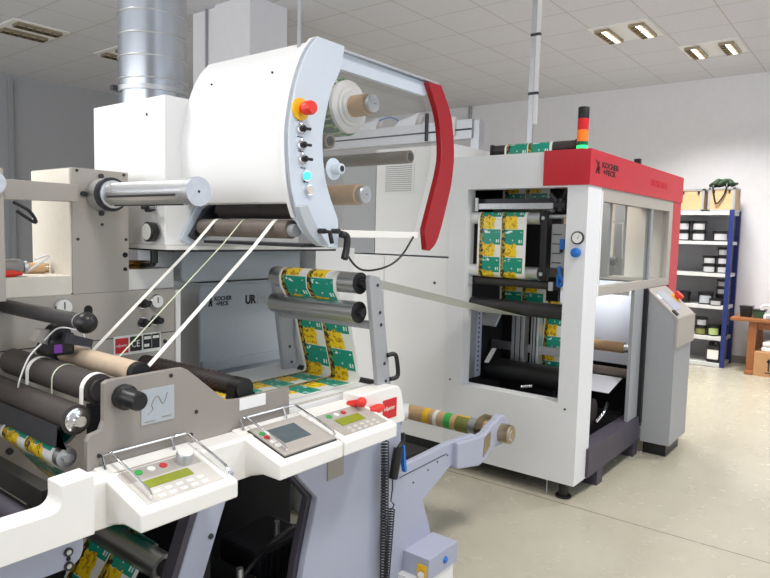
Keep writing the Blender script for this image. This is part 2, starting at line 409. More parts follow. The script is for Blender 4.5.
def ceiling_light(x, y, lit, label, grp):
    t = thing('ceiling_light', label, 'ceiling light', (x, y, H), grp)
    box('frame', 'white', t, x - .31, x + .31, y - .31, y + .31, H - .012, H)
    for s in (-1, 1):
        cy = y + s * .18
        box('reflector', 'louvre', t, x - .24, x + .24, cy - .075, cy + .075, H - .016, H - .011)
        tb = box('lamp_tube', 'tube' if lit else 'tubeoff', t, x - .23, x + .23, cy - .018, cy + .018, H - .03, H - .014)
        mb = MB()
        for k in range(6): mb.box(x - .24 + k * .096 - .004, x - .24 + k * .096 + .004, cy - .075, cy + .075, H - .045, H - .012)
        mb.box(x - .24, x + .24, cy - .08, cy - .072, H - .045, H - .012); mb.box(x - .24, x + .24, cy + .072, cy + .08, H - .045, H - .012)
        mb.build('louvre', 'louvre', t)
    if lit: 
        o = area('louvre_lamp', (x, y, H - .06), (0, 0, 0), .55, .55, lit, (1, .97, .92), 120)
G = 'louvred ceiling lights'
ceiling_light(7.25, 2.455, 62, 'lit louvred ceiling light nearer the machines, left of the lit pair', G)
ceiling_light(8.43, 1.83, 58, 'lit louvred ceiling light nearer the shelf, right of the lit pair', G)
ceiling_light(3.5, 8.04, 0, 'unlit louvred ceiling light at the upper left corner of the photo', G)
ceiling_light(4.72, 8.04, 0, 'unlit louvred ceiling light half hidden by the ventilation duct', G)
for (x, y) in ((1.0, 0.2), (3.5, .2), (6.0, .2), (0.2, 3.4), (2.1, 5.5), (6.3, 6.5)):
    area('louvre_lamp', (x, y, H - .06), (0, 0, 0), .55, .55, 34, (1, .97, .92), 130)

# ================================================================== SLITTING MACHINE (near left)
SL = thing('label_slitting_machine', 'beige and white slitting machine with operator consoles filling the left foreground', 'machine', (1.4, 2.2, 0))
# rear frame with its control face
RF = prism('rear_frame', 'beige', SL, [(-.2, 0), (1.71, 0), (1.71, 1.38), (-.2, 1.38)], 2.55, 3.05)
mb = MB(); mb.box(-.2, 1.705, 2.5485, 2.55, 1.184, 1.187); mb.box(1.318, 1.321, 2.5485, 2.55, .9, 1.185)
mb.build('panel_seam', 'slot', RF)
box('corner_trim', 'white', SL, 1.712, 1.735, 2.54, 2.60, .9, 1.375)
def gauge(p, x, y, z, r, dial='whiteprint'):
    g = lathe('pressure_gauge', 'chrome', p, (x, y, z), (0, -1, 0), [(0, r), (.018, r), (.022, r * .9)])
    cyl('dial', dial, g, (x, y - .018, z), (x, y - .0235, z), r * .84)
    MB().box(x - .002, x + .002, y - .0255, y - .0235, z - r * .2, z + r * .6).build('needle', 'blackprint', g)
    return g
gauge(SL, 1.205, 2.55, 1.334, .035); gauge(SL, 1.612, 2.55, 1.33, .032)
for (x, z) in ((1.549, 1.325), (1.549, 1.24), (1.612, 1.247)):
    k = lathe('regulator_knob', 'black', SL, (x, 2.55, z), (0, -1, 0), [(0, .02), (.02, .02), (.022, .015), (.05, .014), (.052, .012)])
    cyl('collar', 'chrome', k, (x, 2.55, z), (x, 2.544, z), .025)
prism('slot_recess', 'slot', SL, [(1.29, 1.27)] + [(1.31 + .018 * math.cos(q), 1.315 + .018 * math.sin(q)) for q in [math.pi * (1 - i / 8) for i in range(9)]][::1] + [(1.328, 1.27)], 2.549, 2.552)
for (x, z) in ((1.66, 1.145), (1.02, 1.15), (1.24, 1.22)): cyl('screw', 'darkmetal', SL, (x, 2.55, z), (x, 2.545, z), .009)
# sticker strip
st = box('sticker_strip', 'whiteprint', SL, 1.416, 1.637, 2.5475, 2.5495, 1.108, 1.192)
box('red_field', 'redsign', st, 1.423, 1.482, 2.5465, 2.5478, 1.118, 1.182)
text('sticker_lettering', 'nilpeter', 'whiteprint', st, (1.426, 2.546, 1.146), (1, 0, 0), (0, 0, 1), .017, .95)
box('black_field', 'blackprint', st, 1.490, 1.545, 2.5465, 2.5478, 1.12, 1.184)
text('mark_lettering', 'CE', 'whiteprint', st, (1.495, 2.546, 1.138), (1, 0, 0), (0, 0, 1), .042, .8)
mb = MB(); mb.box(1.552, 1.592, 2.5465, 2.5478, 1.122, 1.186); mb.box(1.594, 1.632, 2.5465, 2.5478, 1.122, 1.186); mb.build('data_field', 'blackprint', st)
mb = MB()
for (x0, x1, z0, z1) in ((1.556, 1.588, 1.165, 1.178), (1.556, 1.580, 1.132, 1.145), (1.598, 1.628, 1.166, 1.178)): mb.box(x0, x1, 2.5455, 2.5468, z0, z1)
mb.build('data_line', 'whiteprint', st)
# tall housing with expanding shaft
UH = box('shaft_housing', 'beige', SL, 1.25, 1.49, 2.55, 2.89, 1.38, 1.88, bevel=.003)
box('housing_lit_side', 'beige_lt', UH, 1.244, 1.25, 2.556, 2.884, 1.386, 1.876)  # lighter beige sheet: the lit left side put into the colour
for (x, z) in ((1.272, 1.87), (1.47, 1.868), (1.272, 1.60), (1.476, 1.60), (1.373, 1.66)): cyl('screw', 'darkmetal', UH, (x, 2.55, z), (x, 2.547, z), .006)
for (z, r) in ((1.535, .011), (1.475, .008)): cyl('hole', 'slot', UH, (1.472, 2.55, z), (1.472, 2.5465, z), r)
for q in range(4):
    an = math.radians(90 * q); cyl('flange_bolt', 'darkmetal', UH, (1.369 + .075 * math.cos(an), 2.55, 1.78 + .075 * math.sin(an)), (1.369 + .075 * math.cos(an), 2.54, 1.78 + .075 * math.sin(an)), .010)
sh = lathe('expanding_shaft', 'steel', SL, (1.369, 2.55, 1.78), (0, -1, 0), [(0, .066), (.075, .066), (.077, .055), (.10, .055), (.102, .046), (.62, .046)])
cyl('shaft_collar', 'darkmetal', sh, (1.369, 2.478, 1.78), (1.369, 2.462, 1.78), .0675)
cyl('end_cap', 'steel_dull', sh, (1.369, 1.93, 1.78), (1.369, 1.895, 1.78), .051)
cyl('cap_hole', 'slot', sh, (1.369, 1.8955, 1.78), (1.369, 1.8945, 1.78), .005)
mb = MB()
for an in (195, 255, 315, 15):
    a = math.radians(an); cx, cz = 1.369 + .0445 * math.cos(a), 1.78 + .0445 * math.sin(a)
    mb.cyl((cx, 2.42, cz), (cx, 1.97, cz), .0045, n=8)
mb.build('shaft_slot', 'darkmetal', sh)
# ledge, left housing, connecting bar
box('ledge', 'beige_lt', SL, .9, 1.244, 2.55, 2.85, 1.38, 1.456, bevel=.003)
box('cable_duct', 'cream', SL, 1.495, 1.74, 2.60, 2.75, 1.38, 1.47, bevel=.002)
LH = box('left_housing', 'beige', SL, .62, .965, 2.45, 2.80, 1.38, 1.845, bevel=.003)
lathe('bearing_flange', 'steel_dull', LH, (.925, 2.45, 1.79), (0, -1, 0), [(0, .044), (.015, .044), (.017, .038), (.03, .036)])
prism('connecting_bar', 'beige', SL, [(.985, 1.74), (1.25, 1.745), (1.25, 1.812), (.985, 1.812)], 2.50, 2.55, bevel=.002)
tube('cable', 'black', SL, spline([(.99, 2.44, 1.73), (1.04, 2.43, 1.70), (1.06, 2.43, 1.66), (1.0, 2.44, 1.70)], 6), .006)
# dark inside: back plates, floor tray, motors
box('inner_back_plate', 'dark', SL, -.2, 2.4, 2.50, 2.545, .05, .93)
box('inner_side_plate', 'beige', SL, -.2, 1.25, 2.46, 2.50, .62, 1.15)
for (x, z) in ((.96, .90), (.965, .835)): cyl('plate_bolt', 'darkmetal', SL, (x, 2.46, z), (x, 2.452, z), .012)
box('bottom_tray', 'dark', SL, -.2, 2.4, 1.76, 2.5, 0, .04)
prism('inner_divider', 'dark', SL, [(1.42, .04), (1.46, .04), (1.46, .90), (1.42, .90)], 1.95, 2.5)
mo = MB().box(1.72, 2.02, 1.98, 2.24, .04, .32).build('drive_motor', 'darkmetal', SL, bevel=.02)
mb = MB()
for k in range(7): mb.box(1.74 + k * .038, 1.752 + k * .038, 1.972, 1.98, .06, .30)
mb.build('cooling_rib', 'dark', mo)
MB().cyl((1.6, 1.9, .16), (1.6, 2.3, .16), .12).build('drive_motor', 'dark', SL, smooth=True)
tube('motor_cable', 'black', SL, spline([(1.55, 1.9, .30), (1.7, 1.92, .36), (1.85, 1.97, .36), (1.95, 2.0, .35)], 6), .012)
cyl('terminal_pin', 'steel_dull', SL, (1.86, 2.02, .33), (1.86, 2.02, .40), .012)
cyl('terminal_pin', 'steel_dull', SL, (1.56, 1.9, .28), (1.56, 1.9, .35), .014)
cyl('cross_tube', 'rubber2', SL, (.62, 1.78, .62), (.62, 2.5, .62), .05)
box('cross_beam', 'black', SL, .76, .80, 1.74, 2.46, .885, .945)
cyl('blue_grey_roller', 'plum', SL, (.76, 1.76, .83), (.76, 2.46, .83), .035)
box('end_wall', 'dark', SL, -.22, -.2, 1.70, 3.05, 0, 1.35)  # unseen closure, added to keep window light out of the interior
# side panel with legs (one sheet, operator side)
prism('side_panel', 'lilac', SL, [(1.62, .0), (2.46, 0), (2.566, .198), (2.487, .389), (2.73, .49), (2.96, .452), (2.96, .60), (2.72, .615), (2.30, .60), (2.295, .845), (1.60, .845), (1.66, .735), (1.762, .625), (1.70, .40)], 1.685, 1.72, bevel=.006)
mb = MB(); mb.tube([(2.29, 1.684, .555), (2.68, 1.684, .565)], .002, 6); mb.build('panel_groove', 'darkmetal', SL)
for (x, z) in ((2.40, .50), (2.52, .527), (2.60, .545), (2.69, .555)): cyl('groove_screw', 'darkmetal', SL, (x, 1.685, z), (x, 1.682, z), .004)
prism('panel_inner_edge', 'plum', SL, [(1.60, 0), (1.64, 0), (1.715, .40), (1.775, .625), (1.68, .74), (1.61, .845), (1.585, .845), (1.645, .735), (1.742, .625), (1.68, .40)], 1.72, 1.75)
box('grey_patch', 'plate', SL, 1.812, 1.905, 1.680, 1.686, .68, .775)
lg = prism('slanted_leg', 'lilac', SL, [(.93, 0), (1.03, 0), (1.36, .845), (1.25, .845)], 1.685, 1.72, bevel=.004)
prism('leg_edge', 'plum', lg, [(.905, 0), (.93, 0), (1.25, .845), (1.225, .845)], 1.69, 1.74)
cyl('leg_bolt', 'darkmetal', lg, (1.262, 1.685, .655), (1.262, 1.680, .655), .009)
ll = prism('lower_frame_plate', 'lilac', SL, [(-.2, .73), (.775, .73)] + arc(.80, .775, .045, -90, 0, 6) + [(.845, .85), (-.2, .85)], 1.69, 1.73, bevel=.003)
for z in (.777, .738):
    bo = cyl('frame_bolt', 'darkmetal', ll, (.803, 1.69, z), (.803, 1.684, z), .012); cyl('bolt_socket', 'steel_dull', bo, (.803, 1.685, z), (.803, 1.683, z), .0065)
cyl('locating_hole', 'slot', ll, (.8035, 1.69, .7575), (.8035, 1.688, .7575), .006)
# unwind arm bracket + fixed shaft
br = prism('shaft_bracket', 'lilac', SL, [(2.74, .475), (2.96, .432), (3.04, .445), (3.12, .49)] + arc(3.20, .57, .088, -70, 130, 12) + [(3.09, .63), (3.03, .597), (2.95, .592), (2.74, .61)], 1.655, 1.70, bevel=.008)
prism('bracket_recess', 'bronze', br, [(3.0, .47), (3.07, .515), (3.07, .595), (3.01, .575)], 1.651, 1.656)
shf = cyl('fixed_shaft', 'steel', SL, (3.19, 1.585, .56), (3.19, 2.38, .56), .03)
lathe('shaft_knob', 'bronze', shf, (3.20, 1.656, .560), (0, -1, 0), [(0, .052), (.06, .052), (.065, .046), (.066, .026), (.072, .026)])
lathe('clamp_flange', 'bronze', shf, (3.19, 1.70, .56), (0, 1, 0), [(0, .06), (.03, .06), (.031, .085), (.065, .085), (.07, .07), (.085, .07)])
cyl('shaft_support', 'white', SL, (3.19, 2.30, .56), (2.5, 2.40, .56), .05)
box('pedestal_box', 'dark', SL, 2.72, 2.95, 1.98, 2.35, .30, .46)
# control box near the floor with blue button
cb = MB()
cb.hexa([(2.335, 1.685, .10), (2.335, 1.54, .10), (2.578, 1.54, .10), (2.578, 1.685, .10), (2.335, 1.685, .198), (2.335, 1.54, .198), (2.578, 1.54, .198), (2.578, 1.685, .198)])
cbo = cb.build('control_box', 'lilac', SL, bevel=.002)
sphere('blue_button', 'blue', cbo, (2.47, 1.538, .148), .017, (1, .5, 1))
pl = box('plug_plate', 'yellow', cbo, 2.329, 2.335, 1.55, 1.60, .105, .165)
cyl('plug', 'chrome', cbo, (2.335, 1.575, .13), (2.31, 1.565, .13), .016)
box('box_foot', 'white', SL, 2.30, 2.56, 1.55, 1.685, 0, .10)
# front guard (left) and front bar
fg = prism('front_guard', 'cream', SL, [(-.2, .834), (.842, .834), (.842, .997), (.757, .992)] + arc(.727, .955, .030, 0, -90, 5) + [(-.2, .925)], 1.62, 1.70, bevel=.003, seg=2)
prism('guard_liner', 'panel_lt', fg, [(.768, .985)] + arc(.728, .955, .040, 0, -90, 5) + [(-.2, .915), (-.2, .905), (.73, .905), (.79, .93), (.79, .985)], 1.70, 1.715)
fb = MB().prism([(1.70, .80), (1.78, .80), (1.78, .948), (1.71, .944), (1.70, .936)], .848, 2.06, 'x').build('front_bar', 'cream', SL, bevel=.005, seg=3)
eb = prism('bar_end_block', 'cream', SL, [(2.0, .815), (2.305, .812), (2.318, .82), (2.285, .955), (2.262, .982), (2.23, .988), (2.0, .985)], 1.68, 1.78, bevel=.006, seg=3)
sk = box('red_sticker', 'redsign', eb, 2.150, 2.246, 1.677, 1.6805, .850, .936)
text('sticker_lettering', 'nilpeter', 'whiteprint', sk, (2.155, 1.6765, .888), (1, 0, 0), (0, 0, 1), .026, .95)
for (x, y, z, sc, r) in ((1.985, 1.66, .965, (1.1, .8, 1), .022), (2.07, 1.645, .925, (1.8, .8, .8), .024)):
    k = sphere('red_knob', 'redknob', SL, (x, y, z), r, sc); cyl('knob_stem', 'redknob', k, (x, y, z), (x, y + .07, z - .02), .014)
cyl('rubber_stop', 'black', eb, (2.30, 1.70, .80), (2.30, 1.73, .80), .018)
# operator consoles
def P(x, t, h=0): return (x, 1.53 + .215 * t - .26 * h, .892 + .058 * t + .965 * h)   # a point on the console top, h above it
def slab(name, m, p, quad, h0, h1, bevel=0):        # quad: (x,t) corners, thickness from h0 to h1 above the slope
    return MB().hexa([P(x, t, h0) for x, t in quad] + [P(x, t, h1) for x, t in quad]).build(name, m, p, bevel=bevel)
def console(x0, x1, m='cream'):
    return MB().prism([(1.525, .836), (1.61, .836), (1.705, .805), (1.775, .805), (1.775, .957), (1.53, .892), (1.525, .887)], x0, x1, 'x').build('operator_console', m, SL, bevel=.006, seg=3)
def rect(x0, x1, t0, t1, sk=0): return [(x0, t0), (x1, t0), (x1 - sk, t1), (x0 - sk, t1)]
def rail(p, x0, x1):
    pts = [P(x0, .16), P(x0, .16, .018), P(x0, .22, .025), P(x0, .6, .028), P(x0, 1.1, .03), P(x0 + .004, 1.16, .03), P(x1 - .004, 1.16, .03), P(x1, 1.1, .03), P(x1, .6, .028), P(x1, .22, .025), P(x1, .16, .018), P(x1, .16)]
    r = tube('guard_rail', 'chrome', p, pts, .0042, 8)
    for x in (x0 - .028, x1 - .06): tube('rail_foot', 'chrome', r, [P(x, 1.02), P(x, 1.14, .03), P(x + .03, 1.16, .03)], .004, 8)
def button(p, x, t, m, r=.010, name='button'): 
    a, b = Vector(P(x, t, .002)), Vector(P(x, t, .0055)); return MB().cyl(a, b, r, n=20).build(name, m, p, smooth=True)
# first console: keypad, green display, turning knob
c1 = console(.918, 1.245)
k1 = slab('keypad', 'panel_lt', c1, rect(.955, 1.21, .10, .90), .0, .002)
slab('keypad_field', 'panel_grey', k1, rect(.960, 1.205, .58, .89), .0015, .0024)
slab('display', 'lcd', k1, rect(.996, 1.146, .38, .54), .002, .004)
for x, m in ((1.010, 'green'), (1.051, 'whiteprint'), (1.092, 'redprint')): button(k1, x, .74, m, .012)
for i in range(5):
    for j in range(2): slab('key', 'whiteprint', k1, rect(.998 + i * .036, 1.020 + i * .036, .14 + j * .11, .20 + j * .11), .002, .0035)
kn = lathe('turning_knob', 'steel_dull', c1, P(1.158, .70, .0), (0, -.26, .965), [(0, .027), (.03, .0265), (.034, .024)])
lathe('knob_cap', 'whiteprint', kn, P(1.158, .70, .034), (0, -.26, .965), [(0, .0235), (.001, .0235)])
rail(c1, .972, 1.262 - .03)
# second console: touch screen
c2 = console(1.415, 1.725)
k2 = slab('screen_housing', 'panel_grey', c2, rect(1.460, 1.71, .10, .95), -.002, .010, .002)
slab('bezel_edge', 'black', k2, rect(1.456, 1.714, .08, .97), -.004, .003)
slab('touch_screen', 'screen', k2, rect(1.511, 1.64, .36, .79), .010, .0115)
for t, m in ((.74, 'green'), (.62, 'redprint'), (.48, 'whiteprint'), (.36, 'whiteprint')):
    MB().cyl(P(1.478, t, .010), P(1.478, t, .013), .011, n=18).build('button', m, k2, smooth=True)
rail(c2, 1.478, 1.715)
# third console
c3 = console(1.732, 2.05)
k3 = slab('keypad', 'panel_grey', c3, rect(1.765, 2.025, .12, .84), 0, .002)
slab('display', 'lcd', k3, rect(1.814, 1.952, .37, .58), .002, .004)
for x, m in ((1.815, 'green'), (1.856, 'whiteprint'), (1.898, 'redprint')): button(k3, x, .71, m, .012)
for i in range(5):
    for j in range(2): slab('key', 'panel_lt', k3, rect(1.815 + i * .037, 1.836 + i * .037, .14 + j * .10, .20 + j * .10), .002, .0032)
# ground steel front plate
fp = prism('front_plate', 'plate', SL, [(.905, .90), (1.70, .90), (1.694, 1.058), (1.462, 1.056), (1.400, 1.062), (1.390, 1.068), (1.245, 1.192), (1.225, 1.203), (1.205, 1.204), (.972, 1.203), (.958, 1.196), (.956, 1.085), (.945, 1.058), (.915, 1.052), (.905, 1.035)], 1.78, 1.80, bevel=.002)
np_ = box('name_plate', 'bluegrey', fp, 1.075, 1.19, 1.777, 1.7805, 1.045, 1.155)
tube('etched_line', 'plate', np_, spline([(1.095, 1.7765, 1.075), (1.115, 1.7765, 1.09), (1.11, 1.7765, 1.105), (1.13, 1.7765, 1.13), (1.15, 1.7765, 1.10), (1.165, 1.7765, 1.135)], 4), .0015, 6)
box('etched_line', 'plate', np_, 1.085, 1.12, 1.7755, 1.777, 1.052, 1.055); box('etched_line', 'plate', np_, 1.145, 1.18, 1.7755, 1.777, 1.058, 1.061)
kb = lathe('black_knob', 'black', fp, (1.018, 1.78, 1.147), (0, -1, 0), [(0, .038), (.02, .038), (.025, .030), (.03, .029), (.085, .028), (.092, .023)])
for (x, z) in ((1.275, 1.048), (1.255, .975), (1.18, 1.185), (.94, .985)): cyl('plate_screw', 'darkmetal', fp, (x, 1.78, z), (x, 1.777, z), .0065)
box('paper_label', 'paper', fp, 1.455, 1.575, 1.7775, 1.7805, 1.015, 1.058)
# rollers
def end_roller(name, m, x, z, y0, y1, r, capm='steel_dull'):
    o = rolly(name, m, SL, x, z, y0, y1, r)
    cyl('roller_pin', capm, o, (x, y0 - .012, z), (x, y0, z), r * .45); cyl('roller_pin', capm, o, (x, y1, z), (x, y1 + .05, z), r * .45)
    return o
rr = end_roller('nip_roller', 'rubber', .915, 1.082, 1.86, 2.46, .045)
lathe('bearing_washer', 'chrome', rr, (.915, 1.86, 1.082), (0, -1, 0), [(0, .036), (.006, .036), (.008, .03), (.012, .03), (.014, .018), (.03, .016)])
r2_ = end_roller('guide_roller', 'rubber', .985, 1.162, 1.86, 2.46, .046); cyl('roller_cap', 'rubber2', r2_, (.985, 1.84, 1.162), (.985, 1.86, 1.162), .034)
r3_ = end_roller('core_roller', 'tan', 1.108, 1.195, 1.86, 2.32, .034); cyl('roller_cap', 'black', r3_, (1.108, 1.83, 1.195), (1.108, 1.86, 1.195), .0335)
cyl('shaft_end', 'black', r3_, (1.108, 2.32, 1.195), (1.108, 2.46, 1.195), .044)
g2 = prism('roller_guard', 'darkmetal', SL, [(.845, 1.02), (.86, 1.075), (.866, 1.073), (.855, 1.01), (.885, 1.005), (.885, .998)], 1.86, 2.46)
end_roller('web_roller', 'steel', .885, .975, 1.86, 2.46, .030)
bs = end_roller('brush_roller', 'rubber2', 1.506, 1.08, 1.87, 2.46, .036)
mb = MB()
for i in range(12):
    for j in range(34):
        a = 2 * math.pi * (i + .5 * (j % 2)) / 12; mb.cyl((1.506 + .0355 * math.cos(a), 1.93 + j * .0155, 1.08 + .0355 * math.sin(a)), (1.506 + .038 * math.cos(a), 1.93 + j * .0155, 1.08 + .038 * math.sin(a)), .0026, n=5)
mb.build('brush_tuft', mat('red_brown_bristle', (104, 66, 58), .7), bs)
cyl('roller_head', 'black', bs, (1.506, 1.81, 1.08), (1.506, 1.87, 1.08), .038)
prism('brush_mount', 'black', SL, [(1.44, 1.0), (1.62, 1.0), (1.52, 1.09), (1.47, 1.09)], 1.82, 1.86)
cyl('yellow_roller', 'yellow', SL, (1.43, 1.82, 1.035), (1.43, 2.4, 1.035), .018)
# overhead handle bar with ball end
hb = cyl('swing_bar', 'rubber2', SL, (1.0, 1.98, 1.352), (1.0, 2.9, 1.352), .0255)
sphere('ball_end', 'black', hb, (1.0, 1.96, 1.352), .034); cyl('bar_collar', 'steel_dull', hb, (1.0, 1.995, 1.352), (1.0, 2.0, 1.352), .0265)
# knife holder with violet display
kh = MB().box(.99, 1.07, 2.17, 2.27, 1.215, 1.275).build('knife_holder', 'black', SL, bevel=.012)
cyl('holder_wheel', 'black', kh, (1.03, 2.19, 1.285), (1.03, 2.24, 1.285), .035)
prism('holder_arm', 'darkmetal', kh, [(1.02, 1.262), (1.115, 1.236), (1.122, 1.262), (1.03, 1.295)], 2.15, 2.175)
box('violet_display', 'violet', kh, .997, 1.022, 2.165, 2.17, 1.228, 1.256)
prism('holder_block', 'plate', kh, [(.95, 1.27), (1.0, 1.25), (1.03, 1.30), (.97, 1.305)], 2.2, 2.25)
tube('white_cable', 'white', kh, spline([(.98, 2.2, 1.27), (1.02, 2.18, 1.31), (1.09, 2.17, 1.29), (1.10, 2.17, 1.25)], 6), .0028)
tube('white_cable', 'white', kh, spline([(.97, 2.2, 1.26), (.93, 2.2, 1.22), (.90, 2.2, 1.15), (.9, 2.22, 1.1)], 6), .0028)
# lower steel roller
lr = rolly('lower_roller', 'steel', SL, 1.168, .545, 1.80, 2.46, .045); cyl('roller_socket', 'black', lr, (1.168, 1.797, .545), (1.168, 1.80, .545), .03)
# splice table
tb = box('splice_table', 'white', SL, 1.55, 2.32, 1.80, 2.47, .84, .968, bevel=.003)
mb = MB()
for k in range(24): mb.box(1.58 + k * .03, 1.581 + k * .03, 1.805, 1.815 if k % 5 else 1.828, .9695, .970)
mb.build('ruler_mark', 'darkmetal', tb)
box('ruler', 'panel_lt', tb, 1.56, 2.3, 1.802, 1.83, .968, .9695)
# leaning guide tower
def lean(z): return 2.147 + (1.47 - z) * .17
def railp(name, y0, y1):
    p = [(lean(.94) - .045, .94), (lean(.94) + .045, .94), (lean(1.44) + .042, 1.44), (lean(1.47) + .03, 1.465), (lean(1.47) - .03, 1.475), (lean(1.45) - .042, 1.45)]
    return prism(name, 'grey', SL, p, y0, y1, bevel=.004)
ra = railp('tower_rail', 1.735, 1.76); rb = railp('tower_rail', 2.335, 2.36)
for rl, y in ((ra, 1.735), (rb, 2.335)):
    for z in (1.43, 1.31, 1.255, 1.08, 1.0): cyl('rail_screw', 'darkmetal', rl, (lean(z) + .01, y, z), (lean(z) + .01, y - .003, z), .007)
hx = lean(1.06)
tube('grab_handle', 'black', ra, spline([(hx + .02, 1.73, 1.115), (hx + .055, 1.722, 1.118), (hx + .075, 1.72, 1.10), (hx + .09, 1.72, 1.03), (hx + .08, 1.722, 1.008), (hx + .045, 1.73, 1.005)], 6), .010)
for z in (1.437, 1.312):
    o = rolly('tower_roller', 'steel', SL, 2.11 if z > 1.4 else 2.105, z, 1.79, 2.32, .046)
    x = 2.11 if z > 1.4 else 2.105
    lathe('roller_end', 'black', o, (x, 1.79, z), (0, -1, 0), [(0, .047), (.006, .047), (.007, .02), (.03, .019)])
box('tower_cross_plate', 'grey', SL, 2.16, 2.175, 1.76, 2.335, 1.235, 1.27)
rolly('foot_roller', 'rubber2', SL, 2.262, .965, 1.80, 2.30, .022)

# ================================================================== THINGS ON THE SLITTING MACHINE
t = thing('air_hand_tool', 'grey tubular air tool with wire clip on the ledge left of the beige housing', 'tool', (1.03, 2.62, 1.458))
lathe('barrel', 'lever', t, (1.085, 2.60, 1.49), (-1, .12, 0), [(0, .020), (.01, .030), (.03, .034), (.05, .032), (.22, .032)])
lathe('nozzle', 'steel_dull', t, (1.085, 2.60, 1.49), (1, -.1, 0), [(0, .024), (.012, .024), (.02, .014)])
tube('wire_clip', 'paper', t, spline([(1.095, 2.59, 1.475), (1.13, 2.58, 1.50), (1.17, 2.58, 1.525), (1.165, 2.58, 1.535), (1.12, 2.58, 1.52)], 5), .004)
t = thing('red_marker', 'red cylindrical marker lying in front of the grey air tool', 'marker', (1.0, 2.56, 1.456))
lathe('barrel', 'redknob', t, (.90, 2.565, 1.470), (1, 0, 0), [(0, .013), (.11, .014), (.112, .012), (.14, .012)]); cyl('tip', 'redknob', t, (1.04, 2.565, 1.470), (1.065, 2.565, 1.470), .008)
t = thing('wooden_core', 'brown cardboard core stub lying beside the tall beige housing', 'core', (1.18, 2.70, 1.456))
lathe('tube', 'card', t, (1.14, 2.74, 1.478), (1, -.3, 0), [(0, .022), (.08, .022)]); cyl('metal_end', 'bronze', t, (1.217, 2.717, 1.478), (1.232, 2.712, 1.478), .019)
for k in range(5):
    o = tag(lathe('brass_ring', 'gold', None, (1.56 + .012 * ((k * 7) % 5), 2.66, 1.47 + k * .007), (0, 0, 1), [(0, .050), (.003, .055), (.0065, .050)]), 'thin brass coloured ring in the flat pile behind the tall beige housing', 'ring', 'brass rings in a pile')
    o.scale = (1.0, 1, 1)
# air gun and coiled hose
t = thing('air_blow_gun', 'black air blow gun with blue trigger hanging on the lilac side panel', 'air gun', (2.2, 1.66, .57))
tube('grip', 'black', t, spline([(2.205, 1.655, .585), (2.215, 1.65, .66), (2.23, 1.65, .715)], 5), .021)
tube('nozzle', 'black', t, spline([(2.23, 1.65, .715), (2.262, 1.65, .74), (2.262, 1.65, .775)], 5), .009)
prism('trigger', 'blue', t, [(2.255, .72), (2.266, .72), (2.278, .64), (2.288, .60), (2.274, .595), (2.262, .64)], 1.64, 1.66)
t = thing('coiled_air_hose', 'black coiled air hose looping down the lilac side panel', 'hose', (2.12, 1.62, .05))
def helix(p0, p1, r, turns, n=10):
    p0, p1 = Vector(p0), Vector(p1); d = (p1 - p0); a = d.orthogonal().normalized(); b = d.normalized().cross(a)
    return [tuple(p0 + d * (i / (turns * n)) + (a * math.cos(2 * math.pi * i / n) + b * math.sin(2 * math.pi * i / n)) * r) for i in range(turns * n + 1)]
tube('coil', 'black', t, [(2.135, 1.66, .86), (2.14, 1.65, .80)] + helix((2.14, 1.655, .77), (2.15, 1.65, .10), .0165, 52), .0029, 6)
tube('coil', 'black', t, [(2.20, 1.655, .58), (2.195, 1.65, .545), (2.185, 1.65, .49), (2.21, 1.65, .465)] + helix((2.20, 1.655, .45), (2.155, 1.645, .10), .014, 32), .0028, 6)
tube('hose_end', 'black', t, [(2.15, 1.645, .11), (2.16, 1.63, .05), (2.155, 1.63, .02), (2.15, 1.645, .11)], .014, 8)
# printed core on the unwind shaft
t = thing('printed_core', 'cardboard core with coloured label scraps on the shaft of the lilac arm', 'core', (3.19, 2.05, .56))
rolly('tube', 'card', t, 3.19, .56, 1.83, 2.3, .046)
for (y0, y1, m) in ((2.06, 2.085, 'whiteprint'), (1.965, 2.01, 'green'), (1.845, 1.93, 'oliv'), (2.12, 2.16, 'yellow'), (1.80, 1.845, 'steel_dull')): rolly('band', m, t, 3.19, .56, y0, y1, .0475)
prism('band', 'yellow', t, [(3.15 + .0, .585), (3.19, .612), (3.19, .60), (3.155, .58)], 1.85, 1.925)
# waste strips from the rewinder down over the rollers
pp = arc(1.715, 1.659, .0372, 60, 130, 5) + [(1.691 + (1.142 - 1.693) * k / 6, 1.677 + (1.188 - 1.677) * k / 6) for k in range(1, 7)] + arc(1.108, 1.195, .036, -40, -100, 4) + arc(.985, 1.162, .0475, 50, 185, 9) + [(.937, 1.12)]
for y, w, lb in ((2.235, .011, 'broad white waste strip on the left, running down from the hood roller'), (1.873, .011, 'broad white waste strip on the right, running down from the hood roller'), (2.06, .0035, 'thread-thin pale waste strip between the two broad strips')):
    tag(MB().ribbon(pp, y - w, y + w, .0012).build('waste_strip', 'strip' if w > .01 else 'thread'), lb, 'strip')
